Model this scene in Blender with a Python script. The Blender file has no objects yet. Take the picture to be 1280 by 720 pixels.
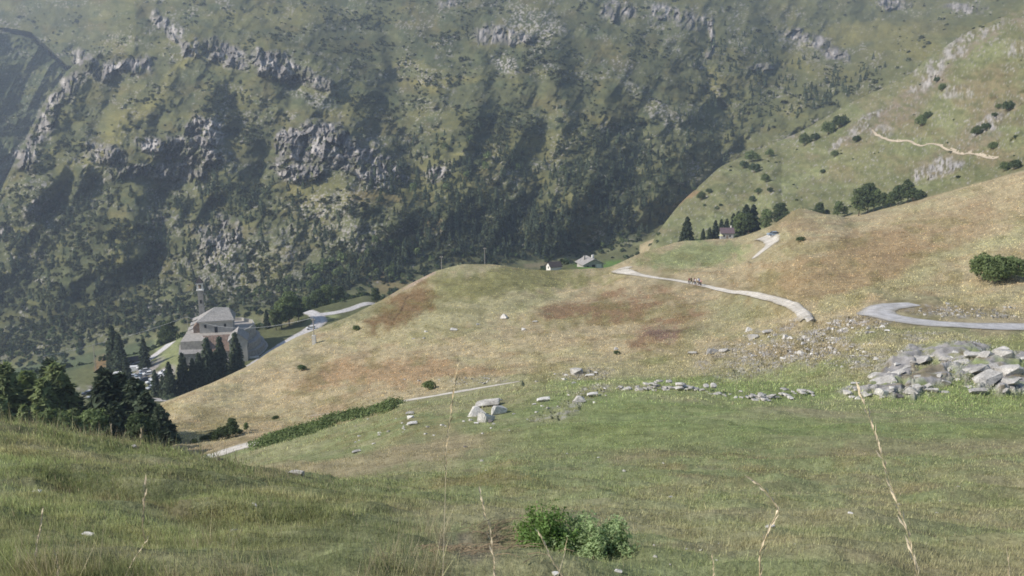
import bpy, math, random
import numpy as np
from mathutils import Vector, Matrix
random.seed(7); np.random.seed(7)
RS = np.random.RandomState(11)
scene = bpy.context.scene
COL = scene.collection
R = math.radians
# ------------------------------------------------------------ camera model
F, CX, CY, PITCH = 1065.0, 640.0, 360.0, R(13.0)
CS, SN = math.cos(PITCH), math.sin(PITCH)

def pt(px, py, Y):
    """world point at forward distance Y that is seen at px, py"""
    u = (np.asarray(px, float) - CX) / F
    v = (CY - np.asarray(py, float)) / F
    t = Y / (CS + v * SN)
    return u * t, Y + 0 * t, (-SN + v * CS) * t

def row_of(Y, z):
    k = z / Y
    v = (k * CS + SN) / (CS - k * SN)
    return CY - F * v

def project(x, Y, z):
    f = Y * CS - z * SN
    return CX + F * x / f, CY - F * (Y * SN + z * CS) / f

# ------------------------------------------------------------ noise
def _hash(ix, iy, s):
    h = (ix.astype(np.int64) * 374761393 + iy.astype(np.int64) * 668265263 + s * 1442695041) & 0xffffffff
    h = ((h ^ (h >> 13)) * 1274126177) & 0xffffffff
    h = (h ^ (h >> 16)) & 0xffffffff
    return h.astype(np.float32) / 4294967295.0

def vn(x, y, s=0):
    x0 = np.floor(x); y0 = np.floor(y)
    fx = (x - x0).astype(np.float32); fy = (y - y0).astype(np.float32)
    fx = fx * fx * (3 - 2 * fx); fy = fy * fy * (3 - 2 * fy)
    a = _hash(x0, y0, s); b = _hash(x0 + 1, y0, s); c = _hash(x0, y0 + 1, s); d = _hash(x0 + 1, y0 + 1, s)
    return (a + (b - a) * fx + (c - a) * fy + (a - b - c + d) * fx * fy) * 2 - 1

def fbm(x, y, s=0, o=4, g=.5):
    r = 0; a = 1; t = 0
    for k in range(o):
        ca, sa = math.cos(k * 1.3), math.sin(k * 1.3)
        r = r + a * vn((x * ca - y * sa) * 2 ** k + 17.3 * k, (x * sa + y * ca) * 2 ** k - 9.1 * k, s + k); t += a; a *= g
    return r / t * 1.5

def ridged(x, y, s=0, o=4):
    r = 0; a = 1; t = 0
    for k in range(o):
        r = r + a * (1 - 2 * np.abs(vn(x * 2 ** k + 7 * k, y * 2 ** k + 3 * k, s + k))); t += a; a *= .5
    return r / t

def facets(x, y, s=0):
    """broken slab relief: every cell is a tilted flat facet with its own height"""
    x0 = np.floor(x); y0 = np.floor(y); best = np.full(x.shape, 9., np.float32); h = np.zeros(x.shape, np.float32)
    for i in (-1, 0, 1):
        for j in (-1, 0, 1):
            cx = x0 + i; cy = y0 + j
            px_ = cx + _hash(cx, cy, s); py_ = cy + _hash(cx, cy, s + 7)
            dx = x - px_; dy = y - py_; d = dx * dx + dy * dy
            m = d < best; best = np.where(m, d, best)
            tx = _hash(cx, cy, s + 3) * 2 - 1; ty = _hash(cx, cy, s + 5) * 2 - 1
            h = np.where(m, _hash(cx, cy, s + 9) * 1.2 - .6 + (tx * dx + ty * dy) * 1.3, h)
    return h
def masked(fn, m, *a):
    out = np.zeros(m.shape, np.float32); q = m > .01
    out[q] = fn(*[np.broadcast_to(v, m.shape)[q] if isinstance(v, np.ndarray) else v for v in a]); return out

def sstep(a, b, x):
    t = np.clip((x - a) / (b - a), 0, 1)
    return t * t * (3 - 2 * t)

# ------------------------------------------------------------ terrain feature lines: (px, Y, image row) or (px, Y, 'z', z)
L = []
def line(*k):
    xs, ys, rs = [], [], []
    for q in k:
        xs.append(q[0]); ys.append(math.log(q[1])); rs.append(row_of(q[1], q[3]) if len(q) == 4 else q[2])
    L.append((np.array(xs, float), np.array(ys), np.array(rs)))
line((0, .4, 'z', -1.72), (1280, .4, 'z', -1.72))
line((0, 5.5, 727), (640, 6.2, 727), (1280, 7, 727))
line((-160, 8.5, 640), (0, 8.5, 640), (300, 9.8, 640), (640, 12.5, 640), (1280, 15, 640))
line((-160, 20, 528), (0, 20, 533), (60, 20.5, 537), (110, 21, 545), (160, 21, 552), (230, 20, 570), (300, 19, 588), (350, 18, 597), (420, 19, 607), (520, 22, 600), (640, 24, 582), (800, 27, 572), (1000, 30, 566), (1280, 33, 560))
line((-160, 50, 'z', -26), (160, 50, 'z', -26), (230, 45, 'z', -22.6), (290, 41, 'z', -19.8), (350, 38, 590), (420, 38, 583), (520, 38, 562), (640, 40, 545), (800, 42, 531), (1000, 45, 523), (1280, 48, 520))
line((-160, 92, 'z', -43), (0, 92, 'z', -43), (160, 90, 'z', -41), (230, 84, 579), (260, 82, 573), (330, 85, 555), (420, 88, 530), (500, 92, 505), (590, 92, 491), (670, 88, 481), (760, 74, 486), (850, 67, 490), (1010, 64, 497), (1060, 62, 500), (1150, 61, 500), (1280, 62, 497))
line((-160, 105, 'z', -48), (0, 105, 'z', -48), (160, 103, 'z', -46), (215, 100, 548), (260, 110, 535), (330, 115, 520), (420, 120, 500), (500, 120, 481), (590, 115, 468), (670, 113, 457), (800, 106, 447), (900, 98, 440), (1000, 90, 432), (1080, 80, 438), (1120, 77, 442), (1160, 77, 440), (1200, 76, 435), (1280, 75, 432))
line((-160, 150, 'z', -64), (0, 150, 'z', -62), (160, 132, 'z', -55), (215, 122, 522), (260, 135, 508), (330, 150, 490), (420, 155, 468), (500, 150, 452), (590, 150, 438), (670, 150, 425), (800, 145, 411), (900, 130, 405), (1000, 108, 395), (1090, 101, 388), (1150, 97, 396), (1280, 96, 404))
line((-160, 200, 'z', -82), (0, 200, 'z', -80), (120, 190, 'z', -74), (175, 165, 'z', -64.5), (224, 146, 498), (260, 157, 484), (313, 172, 461), (335, 182, 446), (369, 200, 426), (402, 216, 412), (440, 235, 396), (470, 250, 380), (500, 260, 362), (545, 275, 338), (580, 285, 329.5), (620, 290, 331), (660, 290, 337), (700, 295, 339), (760, 300, 335), (800, 330, 317), (850, 400, 303), (920, 425, 298), (960, 430, 287), (1000, 395, 269), (1040, 370, 269), (1065, 365, 274), (1100, 345, 268), (1160, 310, 250), (1220, 270, 231), (1280, 240, 215), (1440, 220, 190))
line((-160, 290, 'z', -125), (0, 290, 'z', -118), (105, 298, 'z', -110), (185, 283, 'z', -103), (240, 262, 'z', -98.5), (300, 278, 'z', -98.5), (345, 303, 'z', -98), (395, 335, 'z', -98), (460, 365, 'z', -98), (500, 372, 'z', -101), (545, 360, 'z', -103), (600, 350, 'z', -100), (645, 335, 'z', -76), (700, 332, 335.5), (740, 332, 333), (780, 345, 'z', -74), (800, 380, 'z', -84), (850, 430, 'z', -82), (920, 455, 'z', -80), (960, 455, 'z', -77), (1000, 430, 'z', -66), (1060, 400, 'z', -60), (1100, 380, 'z', -54), (1160, 345, 'z', -48), (1220, 310, 'z', -38), (1280, 280, 'z', -31), (1440, 250, 'z', -26))
line((-160, 360, 'z', -130), (0, 360, 'z', -126), (105, 362, 'z', -119), (185, 352, 'z', -110), (240, 348, 'z', -101), (330, 352, 'z', -100), (395, 380, 'z', -98), (460, 408, 'z', -98), (500, 408, 'z', -104), (545, 400, 'z', -110), (620, 400, 'z', -112), (660, 372, 'z', -82), (700, 366, 331), (740, 366, 330), (780, 390, 'z', -84), (800, 410, 'z', -90), (850, 470, 'z', -92), (920, 480, 'z', -84), (960, 480, 283), (1000, 460, 276), (1060, 435, 270), (1100, 415, 262), (1160, 390, 246), (1220, 360, 229), (1280, 335, 212), (1440, 300, 185))
line((-160, 480, 'z', -200), (0, 480, 'z', -195), (160, 470, 'z', -185), (300, 460, 'z', -165), (395, 465, 'z', -146), (500, 480, 'z', -146), (620, 500, 'z', -148), (740, 525, 'z', -145), (795, 560, 'z', -140), (815, 590, 300), (850, 640, 254), (880, 680, 227), (900, 700, 208), (960, 760, 182), (1000, 780, 165), (1058, 770, 131), (1137, 740, 94), (1160, 720, 72), (1212, 660, 39), (1261, 620, 19), (1300, 600, 5), (1440, 560, -50))
line((-160, 560, 'z', -192), (0, 560, 'z', -188), (160, 550, 'z', -165), (300, 540, 'z', -148), (395, 540, 'z', -135), (500, 560, 'z', -128), (620, 600, 'z', -122), (740, 645, 'z', -124), (800, 655, 'z', -116), (850, 668, 'z', -105), (900, 724, 'z', -92), (960, 780, 'z', -81), (1058, 805, 'z', -56), (1137, 800, 'z', -38), (1212, 740, 'z', -18), (1280, 690, 'z', 0), (1440, 650, 'z', 40))
line((-160, 824, 200), (0, 824, 200), (300, 745, 200), (620, 740, 200), (740, 772, 200), (800, 780, 200), (850, 785, 205), (900, 818, 200), (960, 850, 168), (1058, 872, 125), (1137, 865, 88), (1212, 840, 55), (1280, 790, 20), (1440, 760, -60))
line((-160, 1074, 60), (0, 1074, 60), (300, 970, 60), (620, 985, 60), (800, 1020, 60), (900, 1060, 60), (960, 1100, 64), (1058, 1150, 55), (1137, 1150, 40), (1212, 1110, 15), (1280, 1060, -5), (1440, 1000, -90))
line((-160, 1260, -18), (0, 1260, -18), (300, 1180, -18), (620, 1200, -18), (800, 1240, -18), (960, 1350, -18), (1137, 1450, -22), (1280, 1380, -30), (1440, 1300, -120))
line((-160, 1500, -110), (1280, 1900, -120), (1440, 1800, -200))
ROWS = [26, 92, 120, 40, 95, 85, 62, 150, 22, 60, 150, 34, 215, 190, 100, 8]
HID = {}
cpx = np.concatenate([np.linspace(-600, -70, 40), np.arange(-60, 1341, 1.0), np.linspace(1350, 1880, 40)])
NC = len(cpx)

def smooth1(a, n):
    k = np.hanning(n + 2)[1:-1]; k /= k.sum()
    return np.convolve(np.pad(a, n // 2, mode='edge'), k, mode='valid')[:len(a)]

keyY = []; keyR = []
for xs, ys, rs in L:
    gy = np.interp(cpx, xs, ys); gr = np.interp(cpx, xs, rs)
    keyY.append(np.exp(smooth1(smooth1(gy, 51), 31))); keyR.append(smooth1(smooth1(gr, 25), 13))
keyY = np.array(keyY)
keyR = np.array(keyR)
keyZ = np.array([pt(cpx, keyR[k], keyY[k])[2] for k in range(len(L))])

def pchip_slopes(x, y):
    h = np.diff(x, axis=0); d = np.diff(y, axis=0) / h
    m = np.zeros_like(y)
    w1 = 2 * h[1:] + h[:-1]; w2 = h[1:] + 2 * h[:-1]
    ok = d[1:] * d[:-1] > 0
    dd0 = np.where(ok, d[:-1], 1); dd1 = np.where(ok, d[1:], 1)
    m[1:-1] = np.where(ok, (w1 + w2) / (w1 / dd0 + w2 / dd1), 0)
    m[0] = d[0]; m[-1] = d[-1]
    return m
MS = pchip_slopes(keyY, keyZ)
Yg = []; Zg = []; KK = []
for k, n in enumerate(ROWS):
    s = np.arange(n) / n
    for q in s:
        Ya, Yb = keyY[k], keyY[k + 1]
        Yv = Ya * (Yb / Ya) ** q if k < 8 else Ya + (Yb - Ya) * q
        h = Yb - Ya; t = (Yv - Ya) / h
        Zv = (2*t**3 - 3*t**2 + 1) * keyZ[k] + (t**3 - 2*t**2 + t) * h * MS[k] + (-2*t**3 + 3*t**2) * keyZ[k + 1] + (t**3 - t**2) * h * MS[k + 1]
        Yg.append(Yv); Zg.append(Zv); KK.append(k + q)
Yg.append(keyY[-1]); Zg.append(keyZ[-1]); KK.append(len(ROWS))
Yg = np.array(Yg); Zg = np.array(Zg); KK = np.array(KK)
NR = len(KK)
PX = np.broadcast_to(cpx, (NR, NC)).astype(np.float32)
PY = row_of(Yg, Zg).astype(np.float32); Yg = Yg.astype(np.float32); Zg = Zg.astype(np.float32)
KG = np.broadcast_to(KK[:, None], (NR, NC))

# ------------------------------------------------------------ masks in a warped copy of the view
nw = fbm(PX / 46, PY / 30, 91, 4); nw2 = fbm(PX / 46 + 50, PY / 30, 95, 4)
WX = PX + 13 * nw; WY = PY + 8 * nw2
ndet = fbm(PX / 9, PY / 6, 33, 4)
def blob(cx, cy, rx, ry, ang=0, soft=.35, rough=.35):
    a = R(ang); dx = WX - cx; dy = WY - cy
    u = (dx * math.cos(a) + dy * math.sin(a)) / rx; v = (-dx * math.sin(a) + dy * math.cos(a)) / ry
    d = np.sqrt(u * u + v * v) + ndet * rough
    return sstep(1 + soft, 1 - soft, d)
def pdist(pts, X, Y):
    best = np.full(X.shape, 1e9, np.float32)
    for (x0, y0), (x1, y1) in zip(pts[:-1], pts[1:]):
        dx, dy = x1 - x0, y1 - y0
        t = np.clip(((X - x0) * dx + (Y - y0) * dy) / (dx * dx + dy * dy), 0, 1)
        best = np.minimum(best, np.hypot(X - x0 - t * dx, Y - y0 - t * dy))
    return best
def band(pts, w, soft=.5, warp=1.0, rough=.3):
    X = PX + (WX - PX) * warp; Y = PY + (WY - PY) * warp
    d = pdist(pts, X, Y) / w + ndet * rough
    return sstep(1 + soft, 1 - soft, d)
def mx(*a):
    r = a[0]
    for q in a[1:]: r = np.maximum(r, q)
    return r

MT = sstep(11.9, 12.15, KG)                      # mountain part
RSL = ((KG > 9.9) & (KG < 11.3)) * sstep(790, 830, PX)   # slope on the right

# rock
rock_m = mx(blob(395, 178, 46, 22, -8), blob(380, 215, 30, 12), .9 * blob(455, 200, 42, 26, 25), blob(350, 185, 10, 20), blob(538, 218, 13, 9),
            .95 * blob(232, 190, 48, 16, 10), .95 * blob(255, 165, 22, 20), .8 * blob(130, 190, 26, 12, 10), .75 * blob(195, 215, 60, 11),
            blob(285, 68, 28, 15, 10), .9 * blob(345, 82, 34, 15, 25), .8 * blob(240, 62, 20, 10), .7 * blob(390, 100, 30, 10, 30),
            .9 * band([(175, 75), (130, 95), (105, 78)], 9), .85 * band([(95, 100), (60, 130), (50, 170), (25, 200)], 11),
            .7 * band([(190, 20), (215, 45), (225, 62)], 7),
            .75 * blob(770, 12, 22, 9), .7 * blob(840, 20, 30, 12, 20), .6 * blob(555, 5, 20, 8), .7 * band([(885, 22), (890, 50), (886, 70)], 4, warp=.4),
            .7 * band([(600, 42), (660, 50)], 8), .65 * blob(615, 45, 25, 8),
            .75 * band([(985, 38), (1020, 55), (1060, 68)], 9), .55 * blob(960, 82, 20, 4), .8 * blob(1115, 4, 25, 8), .7 * blob(1210, 5, 22, 5),
            .55 * blob(46, 265, 12, 18), .5 * blob(8, 285, 9, 8), .55 * blob(265, 300, 30, 20, -30), .5 * blob(195, 275, 10, 10)) * MT
scree_m = mx(blob(270, 315, 28, 24, -25), .6 * blob(285, 350, 40, 20), .7 * blob(250, 385, 30, 12), .7 * blob(400, 260, 30, 14), .9 * blob(635, 80, 18, 10, 20), .7 * blob(660, 30, 36, 24, 30),
             .55 * blob(410, 290, 20, 20), .6 * blob(395, 128, 36, 10, 15), .5 * blob(450, 300, 30, 24), .7 * blob(815, 130, 12, 14, 40), .6 * blob(830, 150, 16, 12), .5 * blob(780, 110, 20, 8, 40),
             .85 * band([(195, 378), (188, 398), (175, 412)], 4, warp=.5), .5 * blob(425, 270, 26, 30), .35 * blob(330, 330, 60, 40), .4 * blob(1000, 60, 40, 12, 30),
             .4 * band([(850, 280), (845, 300)], 6)) * MT
rsl_rock = mx(blob(1165, 210, 30, 8, -22), blob(1085, 152, 24, 5, -28), .8 * blob(1108, 140, 16, 6, -30), blob(1232, 158, 20, 9, -20), .75 * blob(1160, 90, 24, 14, -45), .7 * blob(1200, 55, 34, 12, -38),
              .7 * blob(1235, 35, 24, 8, -38), .6 * blob(1200, 113, 18, 9), .6 * blob(1275, 60, 14, 14), .7 * band([(1035, 185), (1060, 172), (1085, 160)], 3), .5 * blob(1110, 168, 12, 8), .55 * blob(1130, 80, 14, 8), .5 * blob(980, 165, 14, 5)) * (KG > 9.9) * (KG < 12)
# shrubs and woods, plus shaded flanks and gully painted dark
wood = mx(.95 * blob(640, 285, 90, 34, 5), .6 * blob(750, 235, 36, 30), .5 * blob(765, 275, 30, 18), .9 * blob(620, 160, 46, 24), .85 * blob(670, 50, 22, 12), blob(690, 80, 30, 22, 15), .7 * blob(740, 180, 30, 30),
          .7 * blob(590, 210, 30, 10), .7 * band([(876, 40), (882, 90), (900, 130), (922, 165)], 6), .6 * band([(925, 165), (890, 200), (850, 230)], 8), .85 * blob(1075, 105, 34, 14, -25), .7 * blob(1040, 90, 40, 10, 30),
          .85 * band([(340, 370), (420, 330), (510, 280)], 13), .85 * blob(400, 370, 50, 15, -25), .65 * blob(60, 300, 60, 60), .7 * blob(40, 390, 80, 60), .75 * blob(140, 390, 50, 40), .5 * blob(150, 300, 40, 26), .65 * blob(175, 340, 30, 16),
          .7 * blob(300, 245, 50, 14), .6 * blob(90, 235, 50, 16), .65 * blob(210, 245, 24, 12), .6 * blob(470, 135, 30, 20), .6 * blob(435, 65, 44, 20, 25), .7 * blob(300, 150, 26, 40, -30), .7 * blob(450, 30, 40, 10), .5 * blob(560, 50, 40, 16),
          .75 * blob(560, 300, 44, 26), .6 * blob(790, 215, 36, 24), .5 * blob(810, 60, 30, 30), .6 * blob(930, 20, 40, 12, 30), .45 * blob(980, 110, 50, 20), .7 * blob(1020, 120, 26, 10), .6 * blob(950, 140, 30, 20), .6 * blob(60, 430, 120, 26),
          .5 * blob(40, 120, 60, 70), .6 * blob(300, 380, 80, 18), .4 * blob(450, 200, 80, 30), .6 * blob(345, 350, 40, 16)) * MT * (1 - .8 * np.clip(rock_m, 0, 1))
yel = mx(.8 * band([(235, 70), (190, 130), (120, 190), (60, 235)], 11), .8 * blob(160, 300, 26, 26, -30), .6 * blob(150, 320, 24, 20), .8 * blob(330, 350, 40, 18), .6 * blob(410, 240, 60, 18), .9 * blob(550, 103, 50, 5), .8 * blob(440, 143, 30, 5), .6 * blob(500, 230, 60, 26), .5 * blob(560, 210, 60, 26),
         .6 * blob(700, 250, 14, 8), .6 * blob(300, 130, 14, 22), .6 * blob(260, 320, 20, 10), .5 * blob(480, 310, 26, 20), .6 * blob(900, 110, 16, 18), .6 * blob(870, 210, 16, 8), .7 * blob(1010, 80, 50, 10, 20), .8 * blob(1090, 40, 60, 14), .7 * blob(1130, 60, 46, 12), .5 * blob(700, 180, 50, 14), .5 * blob(340, 20, 80, 14), .5 * blob(590, 250, 30, 16)) * MT
brn = mx(.9 * blob(548, 283, 24, 10), .6 * blob(520, 300, 20, 16), .6 * blob(480, 358, 26, 12), .5 * blob(470, 345, 20, 20), .7 * blob(245, 402, 10, 6), .5 * blob(470, 245, 30, 8), .5 * blob(455, 315, 12, 8), .7 * blob(135, 455, 14, 9)) * (KG > 9)

# ------------------------------------------------------------ relief pushed along the line of sight on the far slopes
D = np.zeros_like(PX)
D += (fbm(PX / 150 + PY / 260, PY / 130 - PX / 400, 5, 4) * 34 + ridged((PX + PY * .55) / 70, (PY - PX * .1) / 120, 15, 5) * -17 + fbm(PX / 20, PY / 15, 25, 4) * 6) * MT * sstep(12, 12.5, KG)
def ridge(pts, w, amp):
    global D
    d = pdist(pts, PX + .6 * (WX - PX), PY + .6 * (WY - PY)) / w
    D += .66 * amp * np.exp(-d * d * 1.3) * MT
ridge([(235, 60), (190, 130), (120, 190), (40, 260)], 26, -38)
ridge([(300, 105), (330, 170), (325, 215)], 24, 30)
ridge([(420, 160), (430, 235)], 55, -24)
ridge([(510, 150), (520, 215)], 22, 22)
ridge([(430, 20), (480, 110)], 24, 22)
ridge([(350, 50), (400, 95)], 24, -20)
ridge([(250, 140), (270, 200)], 34, -24)
ridge([(880, 10), (885, 80), (905, 140), (925, 175), (850, 270)], 9, 12)
ridge([(850, 60), (860, 130), (900, 200)], 30, -12)
ridge([(700, 50), (690, 110)], 18, -16)
ridge([(720, 50), (730, 150), (800, 220)], 14, 12)
ridge([(940, 60), (960, 150)], 28, -14)
ridge([(560, 100), (560, 170)], 40, -20)
ridge([(620, 110), (650, 180)], 30, 20)
ridge([(170, 290), (130, 330)], 26, -18)
ridge([(215, 300), (180, 350)], 18, 18)
ridge([(1050, 30), (1080, 95)], 30, 14)
ridge([(120, 60), (90, 130), (20, 240)], 14, -18)
ridge([(150, 100), (130, 160), (60, 260)], 12, 22)
ridge([(270, 110), (240, 150), (170, 200)], 16, -26)
ridge([(300, 130), (290, 200), (200, 240)], 15, 26)
ridge([(330, 60), (320, 130)], 14, -18)
ridge([(370, 100), (350, 150)], 12, 26)
ridge([(60, 300), (20, 380)], 20, 20); ridge([(110, 290), (70, 380)], 18, -20)
ridge([(520, 40), (540, 120)], 20, -22); ridge([(480, 40), (500, 110), (470, 150)], 14, 22)
ridge([(600, 60), (600, 150), (560, 260)], 18, -22); ridge([(670, 100), (680, 200), (640, 290)], 18, 24)
ridge([(760, 120), (740, 220), (700, 300)], 18, -20); ridge([(800, 160), (790, 260)], 14, 18)
ridge([(990, 60), (960, 140), (930, 180)], 14, 20); ridge([(1030, 80), (1000, 150)], 14, -18)
def recede(pts, amt, xmax):
    """everything above this outline stands farther back: a ridge in front of it"""
    global D
    xs = [p[0] for p in pts]; ys = [p[1] for p in pts]
    oy = np.interp(PX, xs, ys)
    D += amt * sstep(0, 5, oy - PY + 1.5 * ndet) * sstep(xmax, xmax - 40, PX) * MT
recede([(-100, 360), (0, 245), (30, 185), (55, 135), (85, 95), (112, 72), (200, 66)], 170, 170)
recede([(-100, 20), (0, 42), (40, 50), (85, 90), (120, 70)], 140, 150)
recede([(250, 35), (320, 44), (380, 60), (470, 115), (520, 130)], 16, 560)
recede([(340, 175), (360, 158), (400, 152), (450, 165), (500, 200), (540, 225)], 14, 560)
anyrock = np.clip(rock_m + rsl_rock, 0, 1)
OUT_Y = np.interp(PX, [-100, 0, 30, 55, 85, 112], [360, 245, 185, 135, 95, 72])
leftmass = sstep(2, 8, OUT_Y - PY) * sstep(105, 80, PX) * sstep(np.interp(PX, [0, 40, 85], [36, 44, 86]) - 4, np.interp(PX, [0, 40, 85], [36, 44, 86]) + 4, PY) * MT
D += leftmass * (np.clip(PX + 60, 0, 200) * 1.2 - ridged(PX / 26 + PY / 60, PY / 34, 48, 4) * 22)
crag = masked(facets, anyrock, PX / 15 + WY / 40, WY / 30, 45) * 1.5 + masked(facets, anyrock, PX / 6 + WY / 30, WY / 13, 46) * .8 + masked(facets, anyrock, PX / 2.8, PY / 5.5, 47) * .4 + .3
D += -np.clip(rock_m, 0, 1) * (6 + crag * 9)
D += -scree_m * (fbm(PX / 3, PY / 3, 47, 2) * 1.6)
# right-hand slope relief
D += RSL * (fbm(PX / 80, PY / 46, 61, 4) * 13 - ridged((PX + PY * 1.6) / 60, (PY - PX * .3) / 90, 63, 4) * 7 + fbm(PX / 12, PY / 8, 62, 4) * 2.4) * sstep(10.0, 10.15, KG) * sstep(11, 10.9, KG)
D += -np.clip(rsl_rock, 0, 1) * (.6 + 1.7 * crag) * sstep(11, 10.9, KG)
# soften towards the outline of the right slope
SC = 1 + D / Yg
X0, _, _ = pt(PX, PY, Yg)
Xw = X0 * SC; Yw = Yg * SC; Zw = Zg * SC

# ------------------------------------------------------------ relief of the near meadows, in world units
near = sstep(8.3, 7.9, KG)
ROADPIX = [([(1420, 412), (1280, 409.5), (1180, 406), (1135, 401), (1107, 395), (1095, 390), (1100, 386), (1118, 382.5), (1165, 379)], 11), ([(1010, 399), (1001, 389), (985, 380), (960, 373), (925, 366), (880, 357.5), (840, 350), (800, 344), (782, 340), (774, 337), (788, 335)], 8),
           ([(941, 324), (958, 310), (965, 304), (952, 297)], 7), ([(246, 579), (290, 563), (350, 545)], 9), ([(492, 505), (550, 494), (620, 482), (650, 477)], 4)]
outcrop = mx(blob(1125, 468, 36, 17, -35, rough=.25), blob(1165, 478, 30, 12, -20), blob(1105, 488, 26, 9), blob(1240, 462, 46, 18, -8), blob(1180, 448, 36, 9, -8), blob(1262, 480, 30, 12, -12), .8 * blob(1078, 490, 26, 8), .8 * blob(1205, 440, 26, 8)) * (KG > 4.5) * (KG < 6.6)
rubble = mx(.9 * blob(1010, 430, 62, 20, -8), .9 * blob(1060, 410, 46, 12, -8), .7 * blob(960, 445, 60, 16, -18), .6 * blob(900, 440, 40, 8, -20), .6 * blob(1080, 450, 40, 14), .7 * blob(985, 405, 22, 6, -25), .5 * blob(940, 420, 20, 8, -40), .7 * blob(1200, 388, 70, 8), .5 * blob(1150, 425, 60, 6),
            .55 * blob(700, 508, 42, 7, -18), .6 * blob(740, 492, 26, 8, -14), .55 * blob(735, 468, 30, 6, -10), .45 * blob(600, 478, 30, 5)) * (KG > 4) * (KG < 8)
amp = np.clip(Yw / 60, .06, 1.6)
dz = fbm(Xw / 22, Yw / 22, 71, 4) * .55 * amp * sstep(1.6, 3, KG)
dz += fbm(Xw / 5, Yw / 5, 72, 4) * .22 * np.clip(Yw / 25, .15, 1.3)
dz += fbm(Xw / .9, Yw / .9, 73, 3) * .035 * sstep(70, 25, Yw)
# cattle terraces and hummocks on the near knoll
dz += fbm(Xw / 1.7, Yw / .8, 74, 4) * .20 * sstep(2, 5, Yw) * sstep(34, 20, Yw)
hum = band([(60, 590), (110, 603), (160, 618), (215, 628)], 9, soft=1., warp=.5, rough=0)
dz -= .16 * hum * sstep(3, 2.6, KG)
rx = Xw * .9 + Yw * .45; ry = -Xw * .35 + Yw * .9
fac = ridged(rx / 6, ry / 2.4, 75, 4) * .45 + fbm(rx / 1.4, ry / .7, 76, 3) * .16
dz += outcrop * (.3 + fac)
dz += rubble * masked(facets, rubble, Xw / .9, Yw / .7, 78) * .28
rd = mx(*[band(q, wq, warp=0, rough=0) for q, wq in ROADPIX])
dz *= 1 - .93 * rd * (KG > 4.2)
dz += .10 * ridged((Zw + 1.2 * fbm(Xw / 14, Yw / 14, 82, 2)) / 1.3, Xw / 60, 81, 2) * sstep(4.6, 5.2, KG) * sstep(8, 7.8, KG)
dz *= near * sstep(7.98, 7.75, KG) * .999 + .0
dz += near * sstep(7.7, 7.98, KG) * fbm(Xw / 22, Yw / 22, 71, 3) * .5
Zw = Zw + dz
# gully folds on the tan slope
fold = band([(400, 428), (440, 420), (500, 406), (560, 396)], 10, soft=1.0, warp=.3, rough=0) * sstep(6.5, 7, KG) * sstep(8, 7.8, KG) * sstep(600, 500, PX)
Zw = Zw + .9 * fold
Zw = Zw + 3.4 * np.exp(-((PX - 998) / 26) ** 2 - ((Yw - 392) / 26) ** 2)
IX, IY = project(Xw, Yw, Zw)
print('terrain', NR, NC)

# ------------------------------------------------------------ lookups
col_i = {}
def cidx(px):
    return float(np.interp(px, cpx, np.arange(NC)))
def hit(px, py, kmin=0.0):
    """first visible terrain point seen at px, py"""
    c = int(round(cidx(px)))
    ys = IY[:, c]
    j0 = int(np.searchsorted(KK, kmin))
    js = np.nonzero(ys[j0:] <= py)[0]
    j = (js[0] + j0) if len(js) else NR - 2
    if j > 0 and ys[j - 1] > ys[j]:
        t = (ys[j - 1] - py) / (ys[j - 1] - ys[j]); t = min(max(t, 0), 1)
    else: t = 1; j = max(j, 1)
    a = np.array([Xw[j - 1, c], Yw[j - 1, c], Zw[j - 1, c]]); b = np.array([Xw[j, c], Yw[j, c], Zw[j, c]])
    return Vector(a + (b - a) * t)
def ground(x, Y):
    z = -Y * .3
    for _ in range(3):
        px, py = project(x, Y, z)
        c = min(max(cidx(px), 0), NC - 2); c0 = int(c); f = c - c0
        z = float(np.interp(Y, Yw[:, c0], Zw[:, c0]) * (1 - f) + np.interp(Y, Yw[:, c0 + 1], Zw[:, c0 + 1]) * f)
    return z
def at(px, Y):
    """ground point under image column px at forward distance Y"""
    c = min(max(int(round(cidx(px))), 0), NC - 1)
    return Vector((float(np.interp(Y, Yw[:, c], Xw[:, c])), Y, float(np.interp(Y, Yw[:, c], Zw[:, c]))))
# ------------------------------------------------------------ helpers
def mk(name, V, Fc, mat, parent=None, col=None, smooth=False, loc=None):
    V = np.asarray(V, np.float32)
    me = bpy.data.meshes.new(name)
    if isinstance(Fc, np.ndarray):
        n, k = Fc.shape
        me.vertices.add(len(V)); me.vertices.foreach_set('co', V.ravel())
        me.loops.add(n * k); me.loops.foreach_set('vertex_index', Fc.astype(np.int32).ravel())
        me.polygons.add(n); me.polygons.foreach_set('loop_start', np.arange(0, n * k, k, dtype=np.int32))
        me.polygons.foreach_set('loop_total', np.full(n, k, np.int32))
        me.update(calc_edges=True)
    else:
        me.from_pydata([tuple(map(float, v)) for v in V], [], Fc); me.update()
    if smooth: me.polygons.foreach_set('use_smooth', np.ones(len(me.polygons), bool))
    if col is not None:
        a = me.color_attributes.new('Col', 'FLOAT_COLOR', 'POINT')
        c4 = np.ones((len(V), 4), np.float32); c4[:, :3] = col; a.data.foreach_set('color', c4.ravel())
    me.materials.append(mat)
    o = bpy.data.objects.new(name, me); COL.objects.link(o)
    if parent is not None: o.parent = parent
    if loc is not None: o.location = loc
    return o
def tag(o, label=None, cat=None, group=None, kind=None):
    if label: o['label'] = label
    if cat: o['category'] = cat
    if group: o['group'] = group
    if kind: o['kind'] = kind
    return o
def thing(name, label, cat, loc=(0, 0, 0), rz=0, group=None):
    o = bpy.data.objects.new(name, None); COL.objects.link(o); o.location = loc; o.rotation_euler = (0, 0, rz)
    o.empty_display_size = .3
    return tag(o, label, cat, group)
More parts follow.
